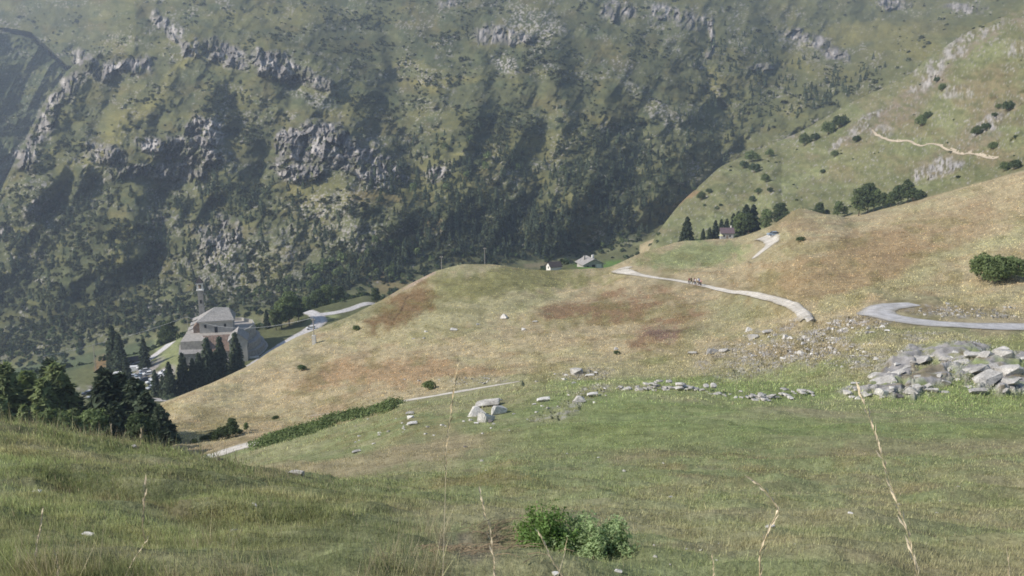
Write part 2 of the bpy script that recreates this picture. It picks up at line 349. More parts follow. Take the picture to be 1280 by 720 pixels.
def dup(src, loc, rz=0, sc=(1, 1, 1), label=None, group=None, cat=None):
    def cp(o, par):
        c = o.copy(); COL.objects.link(c); c.parent = par
        for ch in o.children: cp(ch, c)
        return c
    r = cp(src, None); r.location = loc; r.rotation_euler = (0, 0, rz); r.scale = sc
    tag(r, label, cat, group)
    return r

def nodes(name):
    m = bpy.data.materials.new(name); m.use_nodes = True
    nt = m.node_tree; nt.nodes.clear()
    out = nt.nodes.new('ShaderNodeOutputMaterial')
    return m, nt, out
def N(nt, t, **k):
    n = nt.nodes.new(t)
    for a, b in k.items():
        if a.startswith('i_'): n.inputs[a[2:].replace('_', ' ')].default_value = b
        else: setattr(n, a, b)
    return n
def noise(nt, scale, detail=4, rough=.55):
    g = nt.nodes.new('ShaderNodeNewGeometry') if 'GEO' not in nt.nodes else nt.nodes['GEO']
    g.name = 'GEO'
    n = N(nt, 'ShaderNodeTexNoise', i_Scale=scale, i_Detail=detail, i_Roughness=rough)
    nt.links.new(g.outputs['Position'], n.inputs['Vector'])
    return n.outputs['Fac']
def ramp(nt, fac, lo, hi, a=0., b=1.):
    m = N(nt, 'ShaderNodeMapRange'); m.inputs[1].default_value = lo; m.inputs[2].default_value = hi
    m.inputs[3].default_value = a; m.inputs[4].default_value = b
    nt.links.new(fac, m.inputs[0]); return m.outputs[0]
def mul(nt, a, b, op='MULTIPLY'):
    m = N(nt, 'ShaderNodeMath', operation=op); nt.links.new(a, m.inputs[0])
    if hasattr(b, 'links'): nt.links.new(b, m.inputs[1])
    else: m.inputs[1].default_value = b
    return m.outputs[0]
def scaled(nt, col, fac):
    m = N(nt, 'ShaderNodeVectorMath', operation='SCALE'); nt.links.new(col, m.inputs[0]); nt.links.new(fac, m.inputs['Scale'])
    return m.outputs[0]

def ground_material():
    m, nt, out = nodes('meadow and mountain ground')
    at_ = N(nt, 'ShaderNodeAttribute', attribute_name='Col')
    n1 = ramp(nt, noise(nt, .9, 6, .7), .3, .7, .72, 1.28)
    n2 = ramp(nt, noise(nt, 14, 4, .7), .3, .7, .75, 1.25)
    c = scaled(nt, at_.outputs['Color'], mul(nt, n1, n2))
    d = N(nt, 'ShaderNodeBsdfDiffuse'); nt.links.new(c, d.inputs[0])
    b = N(nt, 'ShaderNodeBump', i_Strength=.6, i_Distance=.12); nt.links.new(noise(nt, 7, 6, .7), b.inputs['Height'])
    nt.links.new(b.outputs[0], d.inputs['Normal']); nt.links.new(d.outputs[0], out.inputs[0])
    return m
def solid(name, c, rough=.8, var=.25, scale=3., bump=.0, spec=.2, metal=0., scale2=30.):
    m, nt, out = nodes(name)
    p = N(nt, 'ShaderNodeBsdfPrincipled'); p.inputs['Roughness'].default_value = rough
    p.inputs['Specular IOR Level'].default_value = spec; p.inputs['Metallic'].default_value = metal
    v = N(nt, 'ShaderNodeRGB'); v.outputs[0].default_value = (*c, 1)
    f = mul(nt, ramp(nt, noise(nt, scale, 5, .65), .3, .7, 1 - var, 1 + var), ramp(nt, noise(nt, scale2, 3, .6), .3, .7, 1 - var * .7, 1 + var * .7))
    nt.links.new(scaled(nt, v.outputs[0], f), p.inputs['Base Color'])
    if bump:
        b = N(nt, 'ShaderNodeBump', i_Strength=.7, i_Distance=bump); nt.links.new(noise(nt, scale * 2, 6, .7), b.inputs['Height']); nt.links.new(b.outputs[0], p.inputs['Normal'])
    nt.links.new(p.outputs[0], out.inputs[0])
    return m
def foliage(name, c, trans=.35, var=.45, vc=False):
    m, nt, out = nodes(name)
    if vc: col = N(nt, 'ShaderNodeAttribute', attribute_name='Col').outputs['Color']
    else:
        v = N(nt, 'ShaderNodeRGB'); v.outputs[0].default_value = (*c, 1); col = v.outputs[0]
    g = N(nt, 'ShaderNodeNewGeometry')
    oi = N(nt, 'ShaderNodeObjectInfo')
    f = mul(nt, ramp(nt, g.outputs['Random Per Island'], 0, 1, 1 - var, 1 + var), ramp(nt, oi.outputs['Random'], 0, 1, .8, 1.2))
    c2 = scaled(nt, col, f)
    d = N(nt, 'ShaderNodeBsdfDiffuse'); t = N(nt, 'ShaderNodeBsdfTranslucent')
    nt.links.new(c2, d.inputs[0])
    hs = N(nt, 'ShaderNodeHueSaturation'); hs.inputs['Saturation'].default_value = 1.25; hs.inputs['Value'].default_value = 1.3; nt.links.new(c2, hs.inputs['Color']); nt.links.new(hs.outputs[0], t.inputs[0])
    mxs = N(nt, 'ShaderNodeMixShader'); mxs.inputs[0].default_value = trans
    nt.links.new(d.outputs[0], mxs.inputs[1]); nt.links.new(t.outputs[0], mxs.inputs[2]); nt.links.new(mxs.outputs[0], out.inputs[0])
    return m
M_GROUND = ground_material()
M_GRASS = foliage('grass blades', (1, 1, 1), .4, .3, vc=True)

# ------------------------------------------------------------ ground colours
GRN = np.array((.215, .235, .118)); DUL = np.array((.255, .250, .142)); TAN = np.array((.345, .29, .185)); ORG = np.array((.29, .205, .125))
RED = np.array((.215, .140, .095)); MGR = np.array((.092, .098, .050)); MYE = np.array((.160, .150, .060)); DRK = np.array((.038, .049, .028))
ROCK = np.array((.30, .285, .275)); RBR = np.array((.205, .135, .085)); PUR = np.array((.150, .105, .09)); DIRT = np.array((.21, .165, .12))
C = np.zeros(PX.shape + (3,), np.float32)
def lay(m, c):
    global C
    m = np.clip(m, 0, 1)[..., None].astype(np.float32)
    C = C * (1 - m) + m * np.asarray(c, np.float32)
lo = fbm(Xw / 30, Yw / 30, 101, 4); mi = fbm(Xw / 6, Yw / 6, 102, 4); hi = fbm(Xw / 1.2, Yw / 1.2, 103, 3)
sl = fbm(PX / 60, PY / 9, 104, 4); fi = fbm(PX / 5, PY / 3, 105, 3)
C[:] = DUL
lay(sstep(-.25, .35, lo * .5 + mi * .5 + .15), GRN)
lay(.65 * sstep(.0, .5, mi * .5 + hi * .4 + sl * .2), (.19, .165, .085))
lay(.75 * (KG < 3.2) * sstep(620, 380, PX), GRN * .92)
lay(.35 * sstep(.1, .5, hi) * (KG < 4), (.2, .17, .1))
lay(.55 * (KG < 3.1) * sstep(560, 380, PX) * sstep(.1, .45, fbm(Xw / .9, Yw / .6, 130, 3)), GRN * .5)
lay(.3 * (KG < 3.4) * sstep(.2, .5, fbm(Xw / 1.6, Yw / 1.0, 131, 4)), (.28, .235, .15)); lay(.5 * (KG < 6) * sstep(.25, .6, fbm(Xw / 5, Yw / 3, 132, 4)), (.27, .24, .15))
lay(.7 * hum * (KG < 3), GRN * .3); lay(.5 * band([(70, 600), (130, 618), (190, 632), (240, 640)], 6, warp=1) * (KG < 3), (.10, .075, .05))  # hum: shade of the undercut painted as dark green
lay(.8 * band([(330, 592), (390, 583), (450, 578), (520, 560), (600, 548)], 9), TAN * .85)
lay(.4 * band([(480, 560), (620, 545), (760, 560), (900, 545)], 14), TAN * .8)
lay(.45 * blob(1120, 560, 120, 12), TAN * .75); lay(.4 * blob(860, 620, 60, 10), TAN * .8); lay(.4 * blob(1150, 640, 90, 16), TAN * .75)
lay(.7 * blob(590, 690, 46, 16), (.2, .165, .125)); lay(.5 * blob(150, 620, 50, 12), (.13, .10, .065)); lay(.7 * blob(270, 655, 22, 5), (.12, .085, .07))
lay(.6 * blob(640, 500, 60, 12, -15), TAN * .7); lay(.4 * blob(700, 520, 60, 7, -15), TAN * .8)
# mid field
fld = (KG > 5.02) & (KG < 12) & ~((PX > 700) & (PY > 462) & (KG < 6))
base_f = sstep(5.0, 5.25, KG + mi * .15) * (KG < 12)
rightgreen = sstep(430, 470, WY - (WX - 900) * -.07) * sstep(540, 640, WX)
m = base_f * (1 - rightgreen)
lay(m, TAN)
lay(.38 * m * sstep(-.1, .6, sl), DUL * 1.12)
lay(.4 * m * sstep(.1, .7, mi), ORG)
lay(.55 * m * blob(560, 380, 150, 40, -12), DUL * 1.15); lay(.6 * m * blob(520, 345, 60, 12, -8), DUL * .95)
lay(.7 * m * blob(640, 352, 110, 16, -4), (.185, .18, .075)); lay(.6 * m * blob(760, 392, 80, 12, -6), (.17, .165, .07))
lay(.8 * m * mx(blob(440, 470, 120, 16, -4), blob(560, 465, 110, 8)), ORG * 1.05)
lay(.75 * m * blob(350, 470, 80, 18, -28), TAN * 1.12)
rgh = .35 + .65 * sstep(-.5, .15, mi + .6 * fi + .3 * hi)
lay(.85 * m * rgh * mx(blob(770, 382, 62, 20, -12), blob(840, 405, 48, 26, -25), blob(720, 388, 44, 10)), RBR)
lay(.7 * m * rgh * mx(blob(840, 414, 34, 9, -5)), PUR)
lay(.95 * m * blob(500, 384, 50, 22, -32), (.165, .112, .062)); lay(.7 * m * blob(440, 400, 50, 9, -22), DUL * .75)
lay(.8 * m * band([(540, 344), (520, 352), (500, 362), (490, 370)], 3.2, warp=.5), (.34, .27, .21))
lay(.8 * band([(508, 370), (500, 388), (490, 405)], 1.2, warp=.3, rough=.1), ORG * .35); lay(.7 * band([(541, 372), (533, 385), (524, 396)], 1.2, warp=.3, rough=.1), ORG * .4)
lay(.9 * m * mx(blob(870, 318, 62, 14, -6), blob(900, 308, 40, 8)), GRN * 1.05); lay(.6 * m * blob(930, 380, 60, 14), DUL)
lay(.5 * m * blob(905, 400, 60, 16, -30), DUL * .95)
lay(.55 * m * blob(1060, 340, 130, 36, -10), (.25, .175, .095)); lay(.4 * m * blob(1150, 300, 120, 30, -18), ORG * .9); lay(.5 * m * blob(1000, 280, 40, 8), ORG * .8)
lay(.5 * m * band([(1030, 380), (1120, 350), (1200, 320), (1280, 300)], 10), DUL * 1.2)
lay(.5 * m * blob(1150, 372, 60, 10), DUL)
lay(.4 * base_f * sstep(.05, .6, fbm(PX / 26, PY / 10, 107, 4)) * (KG < 8), (.15, .14, .06))
lay(.5 * blob(1100, 420, 190, 9, 0), GRN * .9); lay(.45 * rightgreen * base_f * sstep(-.1, .5, mi), GRN)
lay(.55 * sstep(560, 700, PX) * sstep(3.0, 3.6, KG) * sstep(6.3, 5.6, KG) * sstep(-.5, .3, lo + .6 * mi), GRN * (.88, 1.02, .82))
tl = np.abs(np.sin(3.14 * (Zw + 1.4 * fbm(Xw / 12, Yw / 12, 150, 3)) / 1.5)); lay(.42 * base_f * sstep(.22, .04, tl) * sstep(-.2, .4, mi), (.15, .125, .07))
kn = sstep(-12, 12, np.interp(PY, [570, 585, 605, 640, 725], [235, 330, 420, 500, 600]) - PX + 14 * ndet) * (KG < 3.4)
lay(.7 * kn * sstep(-.3, .3, fbm(Xw / .7, Yw / .5, 151, 3)), GRN * .62)
# behind the spur: shoulder with road
sh = (KG > 8.05) & (KG < 12)
shm = sstep(8.05, 8.3, KG) * (KG < 12)
lay(shm * (PX < 800), MGR * 1.25)
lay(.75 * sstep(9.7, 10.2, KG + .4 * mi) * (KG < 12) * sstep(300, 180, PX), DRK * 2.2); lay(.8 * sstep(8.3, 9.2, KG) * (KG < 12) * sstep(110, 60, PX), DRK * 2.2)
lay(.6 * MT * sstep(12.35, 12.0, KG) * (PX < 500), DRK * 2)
lay(.8 * shm * blob(215, 440, 30, 22, -50), GRN * 1.1); lay(.8 * shm * blob(410, 403, 24, 6, -8), GRN * 1.25); lay(.7 * shm * blob(345, 400, 20, 7), TAN * .7)
lay(.95 * shm * mx(blob(750, 329, 40, 5)), (.1, .17, .045)); lay(.8 * shm * mx(blob(665, 331, 26, 5)), TAN * .8)
lay(.95 * shm * mx(blob(140, 482, 44, 9, -10), blob(175, 466, 26, 7, -30), blob(205, 470, 20, 8, -30)), (.27, .25, .235))
lay(.9 * blob(133, 456, 16, 9, -30) * (KG > 9) * (KG < 12), (.21, .135, .075))
# right slope
rs = RSL * sstep(9.9, 10.05, KG)
lay(rs, (.165, .165, .085))
lay(.5 * rs * sstep(-.1, .5, sl), GRN * .9); lay(.55 * rs * sstep(0, .5, fbm(PX / 40 - PY / 30, PY / 22, 106, 4)), (.185, .160, .095))
lay(.65 * rs * mx(blob(1090, 165, 44, 14, -20), blob(1230, 120, 50, 30, -40), blob(1250, 195, 40, 16), blob(1150, 120, 40, 26, -40)), (.2, .16, .10))
lay(.6 * rs * mx(blob(1150, 182, 36, 7), blob(1180, 140, 26, 30, -30), blob(1240, 60, 40, 16, -40), blob(950, 250, 120, 10, -30)), GRN * .95)
lay(.75 * rs * band([(1280, 20), (1230, 45), (1190, 75), (1150, 115), (1110, 145), (1070, 165)], 15) * sstep(-.5, .2, fi + mi), (.185, .155, .12)); lay(.6 * rs * band([(1262, 130), (1220, 170), (1170, 205)], 12), (.2, .165, .12))
lay(.9 * rs * blob(855, 245, 22, 11, -30), (.25, .165, .095)); lay(.7 * rs * blob(975, 163, 22, 6), (.2, .13, .09))
# mountain
lay(MT, MGR)
lay(.6 * MT * sstep(-.2, .5, lo * .3 + sl * .6 + .1), MGR * 1.35 + .005); lay(.45 * MT * sstep(.1, .6, fbm(PX / 30, PY / 18, 108, 4)), (.125, .105, .05))
RF = 1 - .65 * sstep(790, 900, PX)  # right part of the mountain painted lighter to look sunlit, dark layers thinned
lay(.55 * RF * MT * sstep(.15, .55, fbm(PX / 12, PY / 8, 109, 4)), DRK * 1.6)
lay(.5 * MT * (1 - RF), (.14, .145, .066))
lay(.85 * yel, MYE * 1.1); lay(.85 * brn, (.20, .145, .075))
lay(.7 * band([(610, 188), (560, 192), (640, 196)], 2) * MT, MYE * 1.4)
lay(.66 * wood * RF, DRK); lay(.55 * leftmass, DRK * 1.8)  # woods with painted shade; leftmass darkened as the spur in shadow
lay(.5 * RF * MT * sstep(.1, .5, fbm(PX / 16 + PY / 40, PY / 26, 140, 4)) * (1 - np.clip(yel, 0, 1)), (.062, .070, .040)); lay(.35 * MT * sstep(.2, .6, fbm(PX / 34, PY / 9, 141, 4)), MYE)
rk = np.clip(rock_m * 1.15, 0, 1)
rkn = fbm(PX / 6, PY / 8, 110, 4); rkf = fbm(PX / 2.2, PY / 4.5, 111, 3)
stk = fbm(PX / 4.5 + WY / 30, WY / 11, 111, 4)
lay(rk * sstep(-.6, -.1, rkn), ROCK * .55); lay(rk * sstep(.05, .5, stk + .4 * rkn), ROCK * .85); lay(rk * .8 * sstep(.38, .65, stk + .3 * rkf), ROCK * 1.35); lay(rk * .8 * sstep(.1, .45, fbm(PX / 9, PY / 7, 112, 4)), MGR * .8)
spk = fbm(PX / 1.7, PY / 1.5, 113, 2)
lay(scree_m * sstep(.0, .4, spk), ROCK * 1.15)
lay(.7 * MT * sstep(.7, .85, spk) * sstep(.2, .5, lo + .2), ROCK)
lay(.75 * MT * sstep(.25, .6, fbm(PX / 28, PY / 16, 143, 3)) * sstep(.35, .6, fbm(PX / 1.8, PY / 1.6, 144, 2)), ROCK * .9)
lay(.5 * rs * sstep(.1, .5, fbm(PX / 12, PY / 7, 145, 3)), (.105, .12, .055)); lay(.45 * rs * sstep(.3, .6, fbm(PX / 3, PY / 2.4, 146, 2)), (.10, .115, .055))
r2 = np.clip(rsl_rock * 1.1, 0, 1)
lay(r2 * sstep(-.3, .3, rkn + .4 * rkf), ROCK * .95); lay(r2 * .7 * sstep(.2, .5, rkf), ROCK * 1.35); lay(r2 * .6 * sstep(.2, .5, fbm(PX / 4, PY / 4, 114, 2)), (.11, .1, .06))
lay(.8 * rs * sstep(.74, .85, spk), ROCK)
# outcrops and rubble close by
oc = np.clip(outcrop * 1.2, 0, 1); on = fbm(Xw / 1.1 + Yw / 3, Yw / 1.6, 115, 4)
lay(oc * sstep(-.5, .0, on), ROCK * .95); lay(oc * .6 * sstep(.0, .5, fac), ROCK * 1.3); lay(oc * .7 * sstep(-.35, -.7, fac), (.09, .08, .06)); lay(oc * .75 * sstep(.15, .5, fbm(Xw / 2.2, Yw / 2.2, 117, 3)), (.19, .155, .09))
ru = np.clip(rubble, 0, 1)
lay(.7 * ru, (.21, .175, .115)); lay(ru * sstep(.12, .4, fbm(Xw / .55, Yw / .55, 118, 3)), ROCK * 1.1)
C *= (1 + .16 * fi + .10 * hi * (KG < 8))[..., None]
C = np.clip(C, .008, .8)

def grid_mesh(name, k0, k1, label=None):
    j0 = int(np.searchsorted(KK, k0)); j1 = int(np.searchsorted(KK, k1)) + 1
    j1 = min(j1, NR)
    n = j1 - j0
    V = np.stack([Xw[j0:j1], Yw[j0:j1], Zw[j0:j1]], -1).reshape(-1, 3)
    idx = np.arange(n * NC).reshape(n, NC)
    Q = np.stack([idx[:-1, :-1], idx[:-1, 1:], idx[1:, 1:], idx[1:, :-1]], -1).reshape(-1, 4)
    return mk(name, V, Q, M_GROUND, col=C[j0:j1].reshape(-1, 3), smooth=True)
tag(grid_mesh('meadow', 0, 8.0), 'grazed alpine meadow falling away to a round tan spur', kind='structure')
tag(grid_mesh('valley_ground', 8.0, 12.0), 'valley shoulder and green slope behind the spur', kind='structure')
tag(grid_mesh('mountain', 12.0, 99), 'steep green and rocky mountainside across the valley', kind='structure')

# ------------------------------------------------------------ roads: strips draped on the ground
ROADC = {'worn asphalt': (.47, .455, .45), 'pale gravel track': (.53, .49, .43), 'trodden earth path': (.42, .36, .28)}
M_ROAD = ground_material(); M_ROAD.name = 'road surface'
def ribbon(name, pix, width, mat, label, kmin=0., lift=.06, worldpts=None, widths=None):
    P = worldpts or [hit(a, b, kmin) for a, b in pix]
    P = [np.array(p) for p in P]
    # resample evenly with Catmull-Rom
    Q = []; Wd = []
    wd = widths or [width] * len(P)
    for i in range(len(P) - 1):
        p0 = P[max(i - 1, 0)]; p1 = P[i]; p2 = P[i + 1]; p3 = P[min(i + 2, len(P) - 1)]
        n = max(3, int(np.linalg.norm((p2 - p1)[:2]) / 1.5))
        for t in np.arange(n) / n:
            Q.append(.5 * ((2 * p1) + (-p0 + p2) * t + (2 * p0 - 5 * p1 + 4 * p2 - p3) * t * t + (-p0 + 3 * p1 - 3 * p2 + p3) * t ** 3)); Wd.append(wd[i] * (1 - t) + wd[i + 1] * t)
    Q.append(P[-1]); Wd.append(wd[-1])
    Q = np.array(Q); V = []; ac = 9; VC = []; rr_ = np.random.RandomState(len(Q)); base = np.array(ROADC[mat.name]); wob = np.interp(np.arange(len(Q)), np.arange(0, len(Q) + 8, 4), rr_.normal(size=len(np.arange(0, len(Q) + 8, 4))))
    for i in range(len(Q)):
        a = Q[max(i - 1, 0)]; b = Q[min(i + 1, len(Q) - 1)]; d = (b - a)[:2]; d /= max(np.linalg.norm(d), 1e-6)
        nrm = np.array((-d[1], d[0]))
        w = Wd[i] * (1 + .05 * math.sin(i * .9) + .03 * math.sin(i * 2.3))
        zc = ground(Q[i][0], Q[i][1])
        for k in range(ac):
            s = (k / (ac - 1) - .5) * w
            x, y = Q[i][0] + nrm[0] * s, Q[i][1] + nrm[1] * s
            g = ground(x, y)
            V.append((x, y, max(g * .7 + zc * .3, g) + lift - (.05 if k in (0, ac - 1) else 0)))
            e = (.55, .14, -.06, -.10, .06, -.10, -.06, .14, .55)[k] + .10 * wob[i] + .05 * rr_.normal()
            ends = max(0, 1 - min(i, len(Q) - 1 - i) / 3.) if mat.name != 'worn asphalt' else 0
            mf = min(max(e + .5 * ends, -.2), .9)
            VC.append(base * (1 - mf) + np.array((.215, .185, .115)) * max(mf, 0) if mf > 0 else base * (1 - mf * .8))
    idx = np.arange(len(Q) * ac).reshape(len(Q), ac)
    Fq = np.stack([idx[:-1, :-1], idx[1:, :-1], idx[1:, 1:], idx[:-1, 1:]], -1).reshape(-1, 4)
    return tag(mk(name, V, Fq, M_ROAD, col=np.array(VC), smooth=True), label, kind='structure')
M_ASPH = solid('worn asphalt', (.47, .455, .45), .9, .12, .5, scale2=6)
M_GRAV = solid('pale gravel track', (.46, .405, .34), .95, .22, .7, bump=.03, scale2=9)
M_GRAV2 = solid('trodden earth path', (.40, .34, .26), .95, .25, .9, bump=.03, scale2=9)
ribbon('road', [(1420, 412), (1340, 411), (1280, 409.5), (1230, 409), (1180, 406), (1135, 401), (1107, 395), (1095, 390), (1100, 386), (1118, 382.5), (1142, 380.5)], 3.6, M_ASPH, 'narrow paved road curving round the tan slope', 5.5, .10, widths=[4.2, 4.2, 4.2, 4.2, 4.2, 4.2, 4.2, 4.2, 4.0, 3.4, 2.2])
ribbon('gravel_track', [(1010, 399), (1001, 389), (985, 380), (960, 373), (925, 366), (880, 357.5), (840, 350), (800, 344), (782, 340), (774, 337.5), (776, 336), (788, 335)], 2.8, M_GRAV, 'pale gravel track crossing the spur to a low rise', 6.5, .12, widths=[1.9, 1.8, 1.8, 1.8, 1.8, 1.9, 2.1, 2.6, 4, 5, 4, 2])
ribbon('farm_track', [(941, 324), (948, 318), (958, 310), (965, 304), (962, 299), (952, 297)], 3.2, M_GRAV, 'pale track leading to the stone house', 6.5, .12, widths=[1.0, 2., 3., 4, 5, 6])
ribbon('lower_track', [(246, 579), (268, 571), (290, 563), (310, 557), (330, 551), (350, 545)], 2.6, M_GRAV, 'rutted pale track below the near knoll', 4, .08, widths=[3.4, 3.6, 3.4, 3.2, 2.6, 1.4])
ribbon('footpath', [(492, 505), (520, 499), (550, 494), (590, 487), (620, 482), (650, 477)], 1.4, M_GRAV, 'narrow footpath under the orange grass bank', 4.4, .06, widths=[1.3, 1.4, 1.4, 1.2, 1.1, .6])
ribbon('footpath', [(376, 523), (395, 519), (415, 517)], .7, M_GRAV2, 'short piece of path beside the dark hedge', 4.4, .06)
ribbon('path', [(1090, 162), (1100, 170), (1130, 176), (1160, 180), (1190, 187), (1225, 193), (1248, 197)], 3., M_GRAV2, 'pale path along the upper right slope', 9.9, .12, widths=[1.0, 1.5, 2.0, 1.2, 1.9, 1.5, 1.4])
def shoulder_road(name, pts, w, label):
    ribbon(name, None, w, M_ASPH, label, lift=.12, worldpts=[at(a, b) for a, b in pts])
shoulder_road('road', [(150, 268), (185, 268), (215, 270), (245, 274), (275, 283), (300, 293), (322, 303), (345, 319), (368, 334), (392, 350), (400, 361), (393, 372), (380, 380)], 6.4, 'grey road passing below the church and its spruces')
shoulder_road('road', [(402, 371), (430, 378), (460, 392), (490, 398)], 5.5, 'grey road beyond the brown bank leaving the church')
shoulder_road('road', [(178, 330), (192, 338), (205, 345), (214, 352)], 5, 'side road climbing behind the parked cars')

# ------------------------------------------------------------ camera, light, haze
cam = bpy.data.cameras.new('camera'); co = bpy.data.objects.new('camera', cam); COL.objects.link(co)
cam.sensor_width = 36; cam.lens = F / 1280 * 36; cam.clip_end = 6000; cam.clip_start = .05
co.location = (0, 0, 0); co.rotation_euler = (math.pi / 2 - PITCH, 0, 0); scene.camera = co
SUN_EL, SUN_AZ = R(38), R(-110)      # azimuth measured from +Y towards +X
sd = Vector((math.sin(SUN_AZ) * math.cos(SUN_EL), math.cos(SUN_AZ) * math.cos(SUN_EL), math.sin(SUN_EL)))
sl_ = bpy.data.lights.new('sun', 'SUN'); sl_.energy = 5.0; sl_.angle = R(.5); sl_.color = (1, .955, .89)
so = bpy.data.objects.new('sun', sl_); COL.objects.link(so); so.rotation_euler = sd.to_track_quat('Z', 'Y').to_euler()
w = bpy.data.worlds.new('World'); scene.world = w; w.use_nodes = True
nt = w.node_tree; bg = nt.nodes['Background']
sky = nt.nodes.new('ShaderNodeTexSky'); sky.sky_type = 'NISHITA'; sky.sun_disc = False; sky.sun_elevation = SUN_EL; sky.sun_rotation = SUN_AZ
sky.altitude = 1500; sky.air_density = 1.3; sky.dust_density = 2.0
nt.links.new(sky.outputs[0], bg.inputs[0]); bg.inputs[1].default_value = .15
scene.view_settings.view_transform = 'Standard'; scene.view_settings.look = 'None'; scene.view_settings.exposure = 0
scene.cycles.use_denoising = True; scene.cycles.max_bounces = 5; scene.cycles.diffuse_bounces = 2; scene.cycles.transparent_max_bounces = 4; scene.cycles.volume_bounces = 0
scene.cycles.filter_width = 1.7
def haze():
    m, nt, out = nodes('valley haze')
    v = N(nt, 'ShaderNodeVolumeScatter'); v.inputs['Color'].default_value = (.66, .79, 1, 1); v.inputs['Density'].default_value = .00024; v.inputs['Anisotropy'].default_value = .25
    nt.links.new(v.outputs[0], out.inputs['Volume'])
    x0, x1, y0, y1, z0, z1 = -1300, 1500, -60, 2600, -330, 330
    V = [(x, y, z) for x in (x0, x1) for y in (y0, y1) for z in (z0, z1)]
    Fc = [(0, 1, 3, 2), (4, 6, 7, 5), (0, 4, 5, 1), (2, 3, 7, 6), (0, 2, 6, 4), (1, 5, 7, 3)]
    o = mk('haze', V, Fc, m); tag(o, 'thin bluish air haze filling the valley', kind='structure')
haze()
# ------------------------------------------------------------ leaf and needle geometry
def leaf_tris(Cn, Nn, size, seed, flat=.4, aspect=1.6, droop=0.):
    """one bent-free triangle per leaf clump centred on Cn, roughly facing Nn"""
    rs = np.random.RandomState(seed); n = len(Cn)
    nrm = Nn + rs.normal(size=(n, 3)) * flat; nrm /= np.linalg.norm(nrm, axis=1)[:, None] + 1e-9
    a = rs.normal(size=(n, 3)); a[:, 2] -= droop
    a -= (a * nrm).sum(1)[:, None] * nrm; a /= np.linalg.norm(a, axis=1)[:, None] + 1e-9
    b = np.cross(nrm, a)
    s = (size * rs.uniform(.6, 1.4, n))[:, None]
    V = np.stack([Cn - a * s * .6 * aspect / 1.6 - b * s * .5, Cn - a * s * .5 + b * s * .5, Cn + a * s * .75 * aspect / 1.6], 1).reshape(-1, 3)
    return V, np.arange(3 * n).reshape(n, 3)
def ell_points(n, rx, ry, rz, seed, shell=.55, under=.35):
    rs = np.random.RandomState(seed)
    d = rs.normal(size=(n, 3)); d /= np.linalg.norm(d, axis=1)[:, None]
    d[:, 2] = np.where(d[:, 2] < -under, -d[:, 2], d[:, 2])
    r = rs.uniform(shell ** 3, 1, n) ** (1 / 3.)
    ph = rs.uniform(0, 6.28, 3)
    lump = 1 + .16 * np.sin(d[:, 0] * 5 + ph[0]) * np.cos(d[:, 1] * 4 + ph[1]) + .12 * np.sin(d[:, 2] * 7 + ph[2] + d[:, 0] * 3)
    return d * (r * lump)[:, None] * (rx, ry, rz), d
def tube(pts, rad, n=6):
    pts = [np.array(p, float) for p in pts]; V = []; Fq = []
    for i, p in enumerate(pts):
        d = pts[min(i + 1, len(pts) - 1)] - pts[max(i - 1, 0)]; d /= np.linalg.norm(d) + 1e-9
        u = np.cross(d, (0.1, 1, .05)); u /= np.linalg.norm(u) + 1e-9; v = np.cross(d, u)
        for k in range(n):
            a = 2 * math.pi * k / n; V.append(p + (u * math.cos(a) + v * math.sin(a)) * rad[i])
    for i in range(len(pts) - 1):
        for k in range(n):
            Fq.append((i * n + k, i * n + (k + 1) % n, (i + 1) * n + (k + 1) % n, (i + 1) * n + k))
    Fq.append(tuple(range(n))[::-1]); Fq.append(tuple(range((len(pts) - 1) * n, len(pts) * n)))
    return V, Fq
def join(parts):
    V = []; Fq = []
    for v, f in parts:
        o = len(V); V += [tuple(map(float, q)) for q in v]; Fq += [tuple(int(i) + o for i in q) for q in f]
    return V, Fq
def box(x0, x1, y0, y1, z0, z1):
    V = [(x, y, z) for x in (x0, x1) for y in (y0, y1) for z in (z0, z1)]
    return V, [(0, 1, 3, 2), (4, 6, 7, 5), (0, 4, 5, 1), (2, 3, 7, 6), (0, 2, 6, 4), (1, 5, 7, 3)]

M_BARK = solid('bark', (.10, .08, .06), .95, .3, 6)
M_SPR = foliage('spruce needles', (.072, .092, .058), .2, .5)
M_LARCH = foliage('light larch needles', (.19, .225, .105), .35, .4)
M_LEAF = foliage('broad leaves', (.150, .190, .085), .35, .45)
M_LEAFD = foliage('dark leaves', (.095, .125, .062), .3, .5)
M_BUSH = foliage('fresh bush leaves', (.19, .29, .095), .4, .4)
M_BUSH2 = foliage('pale bush leaves', (.26, .33, .165), .4, .4)
M_ALD = foliage('alder scrub leaves', (.036, .052, .028), .25, .5)
M_STEM = solid('woody stems', (.22, .17, .11), .9, .3, 20)

